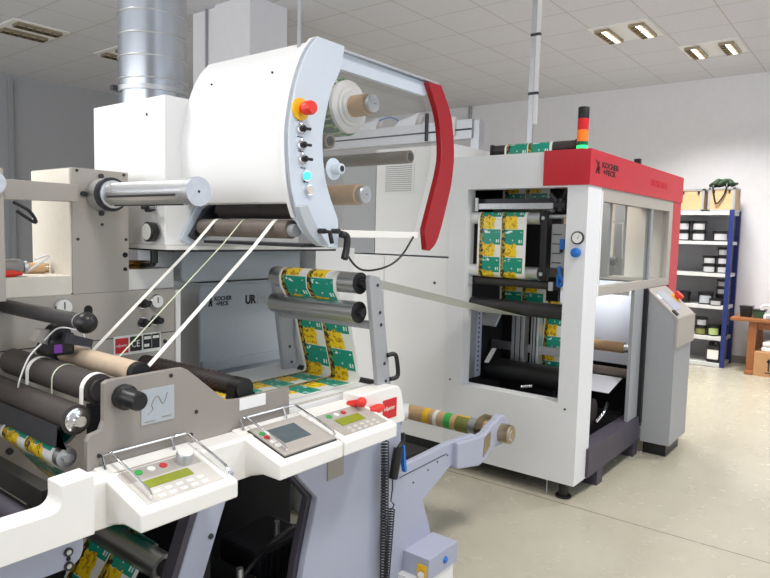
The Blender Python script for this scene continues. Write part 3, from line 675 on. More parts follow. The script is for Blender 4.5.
# label webs
low = [(.93, 1.03), (.905, 1.008)] + arc(.885, .975, .0315, 80, 215, 8) + [(.90, .915), (.965, .83), (1.06, .72), (1.20, .585)] + arc(1.168, .545, .0463, 50, -150, 10) + [(1.06, .42), (.98, .25)]
tag(web('label_web', low[::-1], 1.885, 2.245, 1.12, -1), 'printed label web sloping down through the front opening beneath the dark rollers', 'label web')
main = [(1.56, .9705), (2.215, .9705), (2.232, .975), (2.238, .99), (2.158, 1.27), (2.068, 1.40)] + arc(2.11, 1.437, .047, 200, 85, 10)
main += [(2.12 + (3.93 - 2.12) * k / 10, 1.484 + (1.128 - 1.484) * k / 10) for k in range(1, 11)] + arc(3.95, 1.178, .053, -100, -60, 3) + [(4.12, 1.13), (4.225, 1.15), (4.228, 1.17), (4.226, 1.33), (4.20, 1.365), (3.93, 1.374)] + arc(3.92, 1.418, .0415, 255, 180, 4) + [(3.8785, 1.60)] + arc(3.92, 1.775, .0415, 180, 60, 6) + [(4.18, 1.82), (4.22, 1.86), (4.215, 2.17)] + arc(4.25, 2.275, .036, 180, 20, 6) + [(4.4, 2.2), (4.62, 2.05)]
wl = web('label_web', main, 1.885, 2.245, .078, -1, jump=(23, .081))
tag(web('label_web', [(4.52, .64), (4.50, .80), (4.56, 1.18)], 1.72, 2.03, .1, -1), 'printed label web standing upright in the lower right of the open press front', 'label web')
tag(wl, 'green and yellow printed label web climbing the leaning tower and crossing into the red-topped press', 'label web')
# ================================================================== REWINDER WITH ROUND HOOD
RW = thing('turret_rewinder', 'white turret rewinder with rounded hood and red arc guard standing behind the consoles', 'rewinder', (2.0, 2.5, 0))
OUT = [(1.771, 2.372), (1.715, 2.302), (1.667, 2.193), (1.640, 2.076), (1.631, 1.976), (1.644, 1.836), (1.668, 1.747), (1.712, 1.665), (1.77, 1.615), (1.815, 1.598), (1.902, 1.586)]
INN = [(1.902, 1.70), (1.844, 1.806), (1.815, 1.90), (1.806, 2.0), (1.814, 2.06), (1.846, 2.18), (1.885, 2.25), (1.906, 2.295), (1.921, 2.372)]
OS = [(p[0], p[1]) for p in spline([(x, z, 0) for x, z in OUT], 4)]; IS = [(p[0], p[1]) for p in spline([(x, z, 0) for x, z in INN], 4)]
spl = prism('side_plate', 'blue_white', RW, OS + IS, 1.70, 1.73, bevel=.004)
# hood sheet swept back from the plate
hood = [(1.93, 2.362)] + [(x + .012, z - .008) for x, z in OS if z > 1.765]
mb = MB(); ho = hood; hi = [(x + .012 if i else x, z - .006) for i, (x, z) in enumerate(ho)]
mb.prism(ho + hi[::-1], 1.757, 2.40); mb.build('hood_cover', 'white', RW, smooth=True, angle=30)
prism('hood_edge_trim', 'white', RW, OS[:-14] + [(x + .010, z - .006) for x, z in OS[:-14]][::-1], 1.705, 1.745)
prism('hood_end_wall', 'white', RW, [(x + .02, z - .012) for x, z in hood[1:]] + [(1.93, 1.765), (1.93, 2.35)], 2.385, 2.40)
for (x, y, z) in ((1.700, 2.27, 2.245), (1.700, 1.90, 2.245)): cyl('hood_screw', 'darkmetal', RW, (x + .02, y, z - .01), (x - .001, y, z + .006), .004)
# white cabinet behind with duct collar
WC = box('rear_cabinet', 'white', RW, 1.566, 2.34, 2.40, 2.975, 1.58, 2.20, bevel=.006)
cyl('cabinet_hole', 'darkmetal', WC, (1.567, 2.53, 2.13), (1.564, 2.53, 2.13), .006)
gd = lathe('dial_gauge', 'black', WC, (1.566, 2.46, 1.635), (-1, 0, 0), [(0, .02), (.012, .022), (.016, .040), (.045, .042), (.05, .036)])
cyl('dial', 'whiteprint', gd, (1.5165, 2.46, 1.635), (1.5155, 2.46, 1.635), .034)
va = lathe('air_valve', 'darkmetal', WC, (1.566, 2.475, 1.735), (-1, 0, 0), [(0, .01), (.02, .018), (.04, .018), (.045, .008), (.06, .008)])
tube('valve_pipe', 'steel_dull', va, [(1.535, 2.475, 1.735), (1.535, 2.42, 1.735), (1.535, 2.42, 1.765)], .007)
box('base_plate', 'cream', RW, 1.55, 2.60, 2.37, 3.0, 1.562, 1.58)
box('base_edge', 'darkmetal', RW, 1.60, 2.60, 2.38, 2.99, 1.552, 1.562)
prism('drive_box', 'bluegrey', RW, [(1.785, 1.43), (1.80, 1.402), (1.83, 1.40), (2.55, 1.40), (2.55, 1.552), (1.785, 1.552)], 2.60, 2.98, bevel=.01)
box('support_column', 'white', RW, 2.62, 2.95, 2.55, 3.0, 0, 1.562)
lv = tube('clamp_lever', 'black', RW, spline([(1.59, 2.52, 1.55), (1.59, 2.52, 1.51), (1.60, 2.56, 1.49), (1.58, 2.66, 1.478), (1.57, 2.72, 1.475)], 6), .012)
cyl('lever_boss', 'black', lv, (1.59, 2.52, 1.50), (1.59, 2.52, 1.555), .016)
box('lever_stop', 'black', RW, 1.58, 1.62, 2.80, 2.84, 1.485, 1.55)
# rollers under the hood
ur = rolly('hood_roller', 'rubber', RW, 1.80, 1.735, 1.765, 2.32, .036); lo = rolly('hood_roller', 'brownroll', RW, 1.715, 1.659, 1.80, 2.34, .036)
for o, x, z, y in ((ur, 1.80, 1.725, 2.32), (lo, 1.715, 1.655, 2.34)): cyl('roller_cap', 'black', o, (x, y, z), (x, y + .02, z), .034)
cyl('roller_cap', 'grey', lo, (1.715, 1.77, 1.655), (1.715, 1.80, 1.655), .024)
prism('roller_bracket', 'darkmetal', RW, [(1.66, 1.62), (1.70, 1.60), (1.88, 1.68), (1.86, 1.76), (1.80, 1.78), (1.74, 1.74)], 2.36, 2.385, bevel=.008)
prism('bracket_cover', 'blue_white', RW, [(1.63, 1.605), (1.68, 1.585), (1.92, 1.66), (1.90, 1.78), (1.80, 1.80), (1.71, 1.75)], 2.386, 2.398, bevel=.01)
box('nip_tray', 'darkmetal', RW, 1.73, 1.92, 1.75, 2.36, 1.592, 1.604)
# controls on the side plate
es = lathe('emergency_stop', 'redknob', spl, (1.686, 1.70, 2.094), (0, -1, 0), [(0, .014), (.022, .014), (.025, .024), (.055, .026), (.065, .021)])
cyl('yellow_collar', 'yellow', es, (1.682, 1.70, 2.092), (1.682, 1.692, 2.092), .040)
for z, x in ((2.023, 1.686), (1.966, 1.690), (1.916, 1.697)):
    sw = lathe('selector_switch', 'chrome', spl, (x, 1.70, z), (0, -1, 0), [(0, .020), (.008, .020), (.010, .016)])
    cyl('switch_lever', 'black', sw, (x, 1.69, z), (x, 1.677, z), .0115); 
    tube('lever_tip', 'black', sw, [(x, 1.68, z), (x + .006, 1.652, z - .004)], .0055)
for z, x, m in ((1.856, 1.714, 'glow_teal'), (1.806, 1.730, 'panel_lt')):
    sw = cyl('push_button', 'chrome', spl, (x, 1.70, z), (x, 1.690, z), .020); cyl('button_face', m, sw, (x, 1.690, z), (x, 1.684, z), .0155)
mb = MB()
for z, x in ((2.053, 1.684), (1.994, 1.686), (1.943, 1.692), (1.884, 1.703), (1.834, 1.719)): mb.box(x - .014, x - .002, 1.699, 1.7005, z - .002, z + .002); mb.box(x + .002, x + .011, 1.699, 1.7005, z - .002, z + .002)
mb.build('symbol_mark', 'darkmetal', spl)
hub = lathe('plate_hub', 'blue_white', spl, (1.865, 1.70, 1.895), (0, -1, 0), [(0, .042), (.004, .042), (.006, .022), (.045, .020), (.047, .015)])
cyl('hub_bore', 'black', hub, (1.865, 1.6535, 1.895), (1.865, 1.6525, 1.895), .012)
pv = prism('pivot_cover', 'bluegrey', spl, [(1.70, 1.75)] + [(x - .012, z - .006) for x, z in OS if z < 1.76 and x < 1.80] + [(1.82, 1.60), (1.76, 1.66)], 1.67, 1.70, bevel=.003)
cl = cyl('clamp_knob', 'black', pv, (1.762, 1.67, 1.655), (1.762, 1.64, 1.655), .010)
tube('clamp_lever', 'black', cl, [(1.762, 1.645, 1.655), (1.79, 1.642, 1.652), (1.802, 1.64, 1.61)], .0085)
cyl('small_knob', 'black', spl, (1.868, 1.70, 1.656), (1.868, 1.665, 1.656), .010)
sc = tube('screen_clamp', 'black', spl, spline([(1.905, 1.69, 1.645), (1.935, 1.685, 1.635), (1.93, 1.68, 1.59), (1.912, 1.675, 1.548)], 6), .0145)
tube('power_cable', 'black', RW, spline([(1.93, 1.69, 1.63), (1.95, 1.69, 1.56), (2.05, 1.70, 1.50), (2.2, 1.70, 1.505), (2.33, 1.71, 1.55), (2.43, 1.715, 1.64)], 8), .0045)
# red arc guard with beams and clear screen
RO = [(2.589, 2.356), (2.684, 2.229), (2.721, 2.067), (2.715, 1.95), (2.689, 1.847), (2.604, 1.637), (2.535, 1.575), (2.506, 1.580)]
RI = [(2.487, 1.675), (2.551, 1.838), (2.592, 1.95), (2.607, 2.053), (2.572, 2.211), (2.482, 2.350)]
ro = [(p[0], p[1]) for p in spline([(x, z, 0) for x, z in RO[:-1]], 5)] + [RO[-1]]; ri = [(p[0], p[1]) for p in spline([(x, z, 0) for x, z in RI], 5)]
prism('red_arc', 'red2', RW, ro + ri, 1.705, 1.735, bevel=.003)
bm_ = prism('top_beam', 'blue_white', RW, [(1.90, 2.358), (2.60, 2.354), (2.515, 2.292), (1.90, 2.292)], 1.735, 1.76, bevel=.002)
box('beam_cap', 'steel_dull', bm_, 1.92, 2.60, 1.715, 1.765, 2.357, 2.366)
box('lower_beam', 'cream', RW, 1.88, 2.50, 1.735, 1.765, 1.632, 1.662, bevel=.002)
gp = [(1.89, 1.64)] + [(x, z) for x, z in IS[4:-3]] + [(1.90, 2.33), (2.50, 2.33)] + [(x + .02, z) for x, z in ri[::-1][2:-2]] + [(2.50, 1.64)]
prism('clear_screen', 'guard', RW, gp, 1.766, 1.770)
box('screen_bolt', 'darkmetal', RW, 2.545, 2.562, 1.737, 1.75, 2.09, 2.22, bevel=.003)
def shift(o, dy):
    if o.type == 'MESH': o.data.transform(Matrix.Translation((0, dy, 0)))
    for ch in o.children: shift(ch, dy)
for o in list(RW.children):                       # the operator-side guard stands 3 cm further in
    if o.name.startswith('red_arc'): o.data.transform(Matrix.Translation((.02, 0, 0)))
    if o.name.split('.')[0] in ('side_plate', 'hood_edge_trim', 'red_arc', 'top_beam', 'lower_beam', 'clear_screen', 'screen_bolt', 'power_cable'): shift(o, .03)
# spindles and idlers inside
for x, z in ((2.255, 2.222), (2.212, 1.822)):
    s_ = lathe('winding_spindle', 'steel', RW, (x, 2.45, z), (0, -1, 0), [(0, .036), (.57, .036), (.58, .040), (.595, .040), (.60, .035)])
    cyl('spindle_face', 'steel_dull', s_, (x, 1.85, z), (x, 1.848, z), .026); cyl('spindle_hole', 'slot', s_, (x, 1.848, z), (x, 1.8475, z), .004)
rolly('idler_roller', 'brownroll', RW, 2.52, 2.018, 1.84, 2.45, .031); rolly('roller_bore', 'slot', RW, 2.52, 2.018, 1.837, 1.841, .020)
rolly('idler_roller', 'brownroll', RW, 2.048, 2.038, 1.92, 2.45, .032); rolly('roller_bore', 'slot', RW, 2.048, 2.038, 1.917, 1.921, .020)
box('turret_beam', 'grey', RW, 1.95, 2.56, 2.44, 2.47, 1.99, 2.07)
tag(rolly('wound_label_roll', 'roll', None, 2.255, 2.222, 2.02, 2.38, .128), 'half wound roll of green printed labels behind the white flange inside the hood', 'label roll')
fl = tag(lathe('white_flange', 'white', None, (2.255, 2.015, 2.222), (0, -1, 0), [(0, .118), (.02, .118), (.024, .108), (.026, .09), (.034, .088), (.035, .074), (.045, .07)]), 'white disc flange on the upper spindle in front of the green label roll', 'flange')
tag(rolly('cardboard_core', 'card', None, 2.255, 2.222, 1.885, 1.975, .048), 'cardboard core on the upper spindle, poking out of the white flange', 'core')
tag(rolly('cardboard_core', 'card', None, 2.212, 1.822, 1.888, 2.40, .046), 'empty cardboard core on the lower spindle behind the right edge of the hood plate', 'core')
# service rod from the ceiling
t = thing('cable_drop', 'thin grey cable conduit dropping from the ceiling onto the round hood', 'conduit', (1.69, 1.84, 2.25))
tube('conduit', 'grey', t, [(1.772, 1.83, 2.29), (1.772, 1.83, H)], .0075); tube('cable', 'steel_dull', t, [(1.787, 1.84, 2.30), (1.789, 1.84, H)], .004)
cyl('gland', 'steel_dull', t, (1.772, 1.83, 2.26), (1.772, 1.83, 2.30), .012)
# ventilation duct
DT = thing('ventilation_duct', 'large round galvanised ventilation duct rising from the white cabinet', 'duct', (1.85, 2.78, 2.2))
dx, dy, dr = 1.735, 2.75, .150
lathe('duct_pipe', 'duct', DT, (dx, dy, 2.2), (0, 0, 1), [(0, dr), (H - 2.2, dr)], 48)
for k in range(16):
    z = 2.315 + k * .097
    MB().lathe((dx, dy, z - .004), (0, 0, 1), [(0, dr + .0005), (.003, dr + .004), (.006, dr + .004), (.009, dr + .0005)], 48).build('spiral_seam', 'steel', DT, smooth=True)
cb_ = lathe('clamp_band', 'steel_dull', DT, (dx, dy, 2.262), (0, 0, 1), [(0, dr + .001), (.002, dr + .005), (.022, dr + .005), (.024, dr + .001)], 48)
box('clamp_screw', 'darkmetal', cb_, dx - dr - .02, dx - dr + .02, dy + .05, dy + .075, 2.262, 2.286)
# lamp cabinet behind
UC = thing('ultraviolet_cabinet', 'pale blue-grey cabinet with two black logos standing behind the leaning tower', 'cabinet', (2.3, 2.9, 0))
box('body', 'bluegrey', UC, 1.957, 2.60, 2.70, 2.98, 0, 1.372, bevel=.004)
box('side_cover', 'grey', UC, 1.952, 1.957, 2.705, 2.975, .05, 1.36)
box('top_lid', 'bluegrey', UC, 1.953, 2.605, 2.695, 2.985, 1.372, 1.384); box('front_rail', 'bluegrey', UC, 1.96, 2.6, 2.68, 2.70, .93, .985, bevel=.004)
def logo(p, x, y, z, s, m, w=1):                      # scissor-like mark and two lines of lettering
    mb = MB()
    for pts in ([(0, 1.0), (.16, 1.0), (.62, .42), (.46, .42)], [(.02, 0), (.2, 0), (.42, .62), (.26, .62)], [(.56, 0), (.36, 0), (.30, .40), (.38, .58), (.5, .4)], [(.16, .30), (.5, .30), (.5, .40), (.16, .40)], [(.28, .86), (.46, 1.0), (.46, .72), (.36, .62)]):
        mb.prism([(x + a * s * w, z + b * s) for a, b in pts], y - .0012, y)
    g = mb.build('logo_mark', m, p)
    text('logo_lettering', 'KOCHER', m, p, (x + .80 * s * w, y - .0008, z + .56 * s), (1, 0, 0), (0, 0, 1), .60 * s, .9 * w, .035); text('logo_lettering', '+BECK', m, p, (x + .98 * s * w, y - .0008, z + .02 * s), (1, 0, 0), (0, 0, 1), .60 * s, .9 * w, .035)
logo(UC, 2.003, 2.70, 1.262, .05, 'blackprint')
text('model_lettering', 'UR', 'blackprint', UC, (2.243, 2.699, 1.262), (1, 0, 0), (0, 0, 1), .062, .85, .05)
box('divider_line', 'grey', UC, 2.328, 2.331, 2.6985, 2.70, 1.252, 1.318); text('model_lettering', 'M', 'panel_grey', UC, (2.345, 2.699, 1.262), (1, 0, 0), (0, 0, 1), .058, .9)

# ================================================================== PRESS UNIT (right, red top)
PR = thing('red_topped_press', 'white press unit with red top band and open front full of rollers', 'press', (4.8, 2.0, 0))
XF = 3.835
mb = MB()
mb.box(XF, 3.94, 2.31, 2.445, .105, 2.185); mb.box(XF, 3.94, 1.60, 2.31, 1.965, 2.185); mb.box(XF, 3.94, 1.60, 2.31, .105, .618); mb.box(XF, 4.06, 1.47, 1.60, .105, 2.185)
mb.build('front_frame', 'press_white', PR)
ge = lathe('pressure_gauge', 'darkmetal', PR, (XF, 1.520, 1.655), (-1, 0, 0), [(0, .04), (.012, .04), (.014, .033)]); cyl('dial', 'whiteprint', ge, (XF - .0135, 1.52, 1.655), (XF - .015, 1.52, 1.655), .032)
MB().prism([(1.516, 1.648), (1.52, 1.645), (1.506, 1.68)], XF - .0165, XF - .015, 'x').build('needle', 'blackprint', ge)
lathe('blue_regulator', 'blue', PR, (XF, 1.522, 1.565), (-1, 0, 0), [(0, .020), (.01, .020), (.012, .030), (.035, .028), (.04, .02)])
for (y, z) in ((1.53, 2.13), (1.55, .585), (2.40, .64)): cyl('frame_screw', 'darkmetal', PR, (XF, y, z), (XF - .003, y, z), .007)
rd = MB(); rd.box(XF - .012, 5.98, 1.46, 1.76, 1.975, 2.19); rd.build('red_header', 'red', PR, bevel=.002)
logo(PR, 3.90, 1.459, 2.05, .08, 'redshade', 1.75)
text('model_lettering', 'UR PRECISION', 'redsign', PR, (5.05, 1.459, 2.055), (1, 0, 0), (0, 0, 1), .075, .9)
box('red_post', 'red', PR, 5.74, 5.98, 1.47, 1.62, .25, 1.975)
box('header_knob', 'black', PR, 4.75, 4.79, 1.46, 1.50, 2.19, 2.225)
wf_ = MB(); wf_.box(4.062, 5.735, 1.47, 1.52, 1.89, 1.975); wf_.box(4.062, 5.735, 1.47, 1.52, 1.285, 1.345); wf_.box(4.062, 4.10, 1.47, 1.52, 1.345, 1.89); wf_.box(5.63, 5.735, 1.47, 1.52, 1.345, 1.89)
wfo = wf_.build('window_frame', 'beige', PR); box('frame_edge', 'white', wfo, 4.055, 4.068, 1.462, 1.472, 1.28, 1.95)
box('window_bar', 'grey', PR, 5.16, 5.20, 1.475, 1.515, 1.345, 1.89)
box('window_glass', 'pane', PR, 4.10, 5.16, 1.490, 1.495, 1.345, 1.89); box('window_glass', 'pane', PR, 5.20, 5.63, 1.490, 1.495, 1.345, 1.89)
box('side_column', 'grey', PR, 4.84, 5.055, 1.47, 1.495, .28, 1.285); box('column_gap', 'black', PR, 5.057, 5.093, 1.44, 1.56, .25, 1.285)
bb = MB().box(4.02, 5.08, 1.45, 1.56, .115, .30).build('base_beam', 'plum', PR)
for x in (4.22, 4.98): box('beam_foot', 'plum', bb, x, x + .10, 1.46, 1.55, 0, .115)
for (x, y) in ((3.90, 1.56), (3.92, 2.4), (5.8, 1.55), (5.8, 2.9)): lathe('levelling_foot', 'black', PR, (x, y, 0), (0, 0, 1), [(0, .05), (.012, .05), (.014, .03), (.105, .03)])
cyl('thin_rod', 'steel_dull', PR, (3.87, 1.66, 0), (3.87, 1.66, .11), .004)
# body panels
box('roof', 'cream', PR, 4.32, 5.93, 1.77, 2.44, 2.15, 2.18); box('roof', 'cream', PR, 3.94, 4.19, 1.77, 2.44, 2.15, 2.18)
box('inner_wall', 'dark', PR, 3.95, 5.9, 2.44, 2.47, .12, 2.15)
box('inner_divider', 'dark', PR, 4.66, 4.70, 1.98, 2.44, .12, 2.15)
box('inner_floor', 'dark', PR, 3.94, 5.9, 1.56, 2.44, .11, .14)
box('end_wall', 'beige_lt', PR, 5.70, 5.735, 1.525, 2.44, 1.30, 2.15)
box('end_plate', 'dark', PR, 5.70, 5.735, 1.63, 2.44, .14, 1.30)
box('inner_side_panel', 'beige_lt', PR, 4.75, 5.85, 2.42, 2.438, 1.3, 2.1)
# rear cabinet with grille
RC = box('rear_cabinet', 'white', PR, 3.87, 5.5, 2.447, 3.14, 1.50, 2.285, bevel=.004)
vg = box('vent_grille', 'white', RC, 3.862, 3.87, 2.785, 3.06, 1.955, 2.165)
mb = MB()
for k in range(13): mb.box(3.8605, 3.863, 2.80, 3.045, 1.968 + k * .015, 1.974 + k * .015)
mb.build('grille_slot', 'blind', vg)
box('seam', 'darkmetal', RC, 3.864, 3.87, 2.46, 2.80, 1.492, 1.499)
box('lower_body', 'white', PR, 3.842, 5.9, 2.447, 3.02, .16, 1.49, bevel=.004); box('lower_body', 'white', PR, 3.842, 5.9, 3.024, 4.3, .16, 1.49, bevel=.004)
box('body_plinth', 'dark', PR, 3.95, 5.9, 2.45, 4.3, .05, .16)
box('rear_pillar', 'grey', PR, 3.87, 4.4, 3.145, 3.48, 1.50, 2.2); cyl('body_latch', 'darkmetal', PR, (3.842, 2.56, 1.312), (3.838, 2.56, 1.312), .01)
# stack light
sl = thing('signal_tower', 'stack light with black cap and glowing green bottom lens on the red press top', 'signal light', (3.98, 1.58, 2.19))
lathe('base', 'black', sl, (3.98, 1.58, 2.19), (0, 0, 1), [(0, .036), (.02, .036)])
for k, (nm, m) in enumerate((('green_lens', 'glow_green'), ('green_lens', 'greenlens'), ('amber_lens', 'amber'), ('red_lens', 'redlens'), ('cap', 'black'))):
    z0, z1 = ((2.21, 2.23), (2.23, 2.255), (2.255, 2.325), (2.325, 2.395), (2.395, 2.465))[k]
    lathe(nm, m, sl, (3.98, 1.58, z0), (0, 0, 1), [(0, .034), (z1 - z0 - .004, .034), (z1 - z0, .0325)])
# rollers seen through the front opening
def pr_roll(name, m, x, z, y0, y1, r): return rolly(name, m, PR, x, z, y0, y1, r)
for z in (1.775, 1.418):
    o = pr_roll('white_roller', 'steel_dull', 3.92, z, 1.80, 2.345, .040); cyl('roller_ring', 'white', o, (3.92, 2.25, z), (3.92, 2.346, z), .0405)
sa = prism('roller_side_arm', 'black', PR, [(3.88, 1.42), (3.90, 1.37), (3.94, 1.37), (3.965, 1.42), (3.965, 1.78), (3.94, 1.82), (3.90, 1.82), (3.88, 1.78)], 1.745, 1.79, bevel=.008)
for z in (1.775, 1.418): cyl('arm_bolt', 'steel_dull', sa, (3.875, 1.768, z), (3.865, 1.768, z), .012)
o = pr_roll('black_roller', 'rubber2', 3.93, 1.345, 1.68, 2.30, .027)
for y in (2.28, 1.69): box('end_bracket', 'steel_dull', o, 3.885, 3.895, y, y + .03, 1.315, 1.37)
pr_roll('black_roller', 'rubber2', 3.95, 1.178, 1.63, 2.33, .050)
pr_roll('roof_roller', 'rubber', 4.25, 2.275, 1.72, 2.34, .034); box('roller_bearing', 'black', PR, 4.21, 4.29, 2.34, 2.36, 2.18, 2.31); box('roller_bearing', 'black', PR, 4.21, 4.29, 1.70, 1.72, 2.18, 2.31)
ub = box('scraper_beam', 'darkmetal', PR, 3.94, 3.98, 1.64, 2.29, 1.865, 1.905); box('silver_bar', 'steel_dull', ub, 3.90, 3.93, 1.72, 2.28, 1.835, 1.872); box('bar_bracket', 'white', ub, 3.89, 3.90, 2.26, 2.28, 1.82, 1.91)
box('upper_black_beam', 'black', PR, 4.30, 4.36, 1.62, 2.42, 1.80, 2.1); pr_roll('upper_guide_roller', 'steel_dull', 4.195, 1.845, 1.84, 2.30, .022)
# adjuster unit on the right of the opening
au = MB().box(3.92, 4.0, 1.61, 1.73, 1.46, 1.74).build('sensor_box', 'grey', PR, bevel=.004)
for k in range(4): box('box_groove', 'darkmetal', au, 3.917, 3.92, 1.66, 1.72, 1.49 + k * .06, 1.496 + k * .06)
box('blue_connector', 'blue', au, 3.90, 3.92, 1.635, 1.665, 1.575, 1.645, bevel=.003); box('connector_slot', 'slot', au, 3.896, 3.90, 1.64, 1.66, 1.56, 1.58)
av = MB().cyl((3.93, 1.68, 1.82), (3.93, 1.68, 1.90), .025).cyl((3.93, 1.64, 1.86), (3.93, 1.72, 1.86), .03).cyl((3.91, 1.70, 1.88), (3.90, 1.74, 1.93), .014).build('air_adjuster', 'darkmetal', PR, smooth=True)
tube('adjuster_rod', 'steel_dull', av, [(3.92, 1.60, 1.79), (3.92, 1.75, 1.785)], .014); tube('air_pipe', 'black', av, spline([(3.92, 1.66, 1.90), (3.91, 1.64, 1.95), (3.92, 1.62, 1.93), (3.93, 1.61, 1.86)], 5), .008)
tube('blue_cable', 'blue', PR, spline([(3.90, 1.66, 1.47), (3.885, 1.645, 1.42), (3.89, 1.625, 1.37), (3.90, 1.66, 1.35), (3.89, 1.66, 1.42)], 5), .012)
# lower part of the opening
jb = box('slotted_rail', 'steel_dull', PR, 3.96, 4.10, 2.36, 2.42, .62, 1.2); box('rail_edge', 'lilac', jb, 4.10, 4.18, 2.355, 2.375, .62, 1.15)
mb = MB()
for k in range(14): mb.box(4.13, 4.145, 2.3535, 2.3555, .66 + k * .035, .674 + k * .035)
mb.build('rail_hole', 'slot', jb)
for (x, y0, y1) in ((4.38, 2.11, 2.215), (4.38, 2.0, 2.06)):
    pf = box('profile_post', 'steel_dull', PR, x, x + .08, y0, y1, .72, 1.12, bevel=.004)
    mb = MB()
    for q in (.3, .7): mb.box(x - .001, x + .002, y0 + (y1 - y0) * q - .004, y0 + (y1 - y0) * q + .004, .72, 1.12)
    mb.build('profile_groove', 'darkmetal', pf)
box('cross_bar', 'steel', PR, 4.45, 4.48, 1.65, 2.42, .79, .85)
pr_roll('black_drum', 'black', 4.30, .66, 1.62, 2.40, .085)
prism('white_lever', 'white', PR, [(4.15, .73), (4.17, .73), (4.28, .82), (4.26, .82)], 2.28, 2.31)
prism('grey_flap', 'bluegrey', PR, [(4.2, 1.0), (4.32, 1.12), (4.32, 1.10), (4.22, .99)], 2.26, 2.40)
cyl('bright_pin', 'chrome', PR, (4.0, 1.93, .635), (4.0, 1.85, .655), .012)
# sheet, spindle and rollers seen through the open side
sp = rolly('side_spindle', 'steel', PR, 5.15, .80, 1.53, 2.4, .034); lathe('spindle_pin', 'chrome', sp, (5.15, 1.53, .80), (0, -1, 0), [(0, .03), (.01, .012), (.03, .012)])
pr_roll('dark_roller', 'brownroll', 5.05, .62, 1.53, 2.4, .035)
box('black_upright', 'black', PR, 5.58, 5.66, 1.62, 1.75, .14, 1.285)
tag(rolly('cardboard_core', 'card', None, 5.15, .80, 1.62, 2.35, .043), 'cardboard core on the side spindle between press post and grey column', 'core')
ws = tag(MB().ribbon([(5.52, 1.30), (5.50, .60)], 1.605, 2.40, .0015).build('white_liner_sheet', 'sheet'), 'white liner sheet hanging upright behind the cardboard core in the open press side', 'sheet')
tag(MB().ribbon([(5.02, .585), (4.9, .56), (4.72, .52)], 1.58, 2.40, .0015).build('white_liner_sheet', 'sheet'), 'white liner sheet lying slanted below the cardboard core in the open press side', 'sheet')
mcb = MB().cyl((4.75, 1.7, .36), (4.75, 1.98, .36), .09).box(4.66, 4.84, 1.72, 1.96, .14, .30).build('drive_motor', 'darkmetal', PR, smooth=False)
tube('motor_pipe', 'chrome', mcb, spline([(4.6, 1.62, .32), (4.7, 1.60, .38), (4.82, 1.62, .42)], 5), .012)
area('press_fill_light', (5.2, 1.95, 1.24), (0, math.radians(-70), 0), .05, .6, 1.2, (.93, .96, 1), 150)  # added fill light, brightens the hanging liner sheet
box('added_light_bar', 'white', PR, 4.33, 5.57, 1.82, 1.88, 2.125, 2.15); box('added_light_bar', 'white', PR, 5.14, 5.19, 1.62, 2.28, 1.215, 1.27)  # made-up housings for the two added fill lights
area('press_fill_light', (4.95, 1.85, 2.12), (0, 0, 0), 1.2, .06, 6, (1, .96, .9), 150)  # added fill light, brightens the interior behind the side windows
# printing heads seen dimly behind the glass
for x in (4.55, 5.0):
    hd = box('print_head', 'brownroll', PR, x, x + .2, 1.75, 2.05, 1.36, 1.50, bevel=.01); cyl('head_knob', 'darkmetal', hd, (x + .1, 1.75, 1.48), (x + .1, 1.70, 1.48), .035)
for x, m in ((4.45, 'steel_dull'), (4.95, 'grey'), (5.3, 'steel_dull')): box('inner_post', m, PR, x, x + .05, 1.72, 1.80, 1.36, 1.95)
tube('air_line', 'white', PR, [(4.95, 1.70, 1.78), (5.2, 1.70, 1.78), (5.22, 1.70, 1.5)], .006)

# control pedestal beside the press
PD = thing('control_pedestal', 'grey operator pedestal with sloped panel and red emergency stop in front of the shelf', 'pedestal', (5.35, 1.35, 0))
body = [(1.448, .1), (1.235, .1), (1.235, 1.075), (1.448, 1.27), (1.448, .1)][:-1]
MB().prism(body, 5.10, 5.58, 'x').build('body', 'grey', PD, bevel=.004)
box('foot', 'black', PD, 5.16, 5.52, 1.27, 1.44, 0, .1)
prism('panel_face', 'panel_grey', PD, [(1.23, 1.082), (1.455, 1.285), (1.46, 1.275), (1.234, 1.07)], 5.095, 5.60, 'x')
box('front_lip', 'beige', PD, 5.09, 5.60, 1.22, 1.236, .86, 1.078)
def Q(x, s, h=0): return (x, 1.23 + .225 * s - .67 * h, 1.082 + .203 * s + .742 * h)
def pq(name, m, x0, x1, s0, s1, h0, h1): return MB().hexa([Q(x0, s0, h0), Q(x1, s0, h0), Q(x1, s1, h0), Q(x0, s1, h0), Q(x0, s0, h1), Q(x1, s0, h1), Q(x1, s1, h1), Q(x0, s1, h1)]).build(name, m, PD)
pq('keypad', 'lilac', 5.2, 5.42, .22, .85, 0, .003); pq('display', 'bluegrey', 5.24, 5.38, .5, .8, .003, .004)
pq('white_button', 'whiteprint', 5.12, 5.17, .62, .76, 0, .008); pq('black_switch', 'black', 5.12, 5.18, .06, .22, 0, .01)
e_ = lathe('emergency_stop', 'redknob', PD, Q(5.52, .55), (0, -.67, .742), [(0, .02), (.02, .02), (.022, .038), (.05, .036)]); lathe('yellow_collar', 'yellow', e_, Q(5.52, .55), (0, -.67, .742), [(0, .045), (.006, .045)])
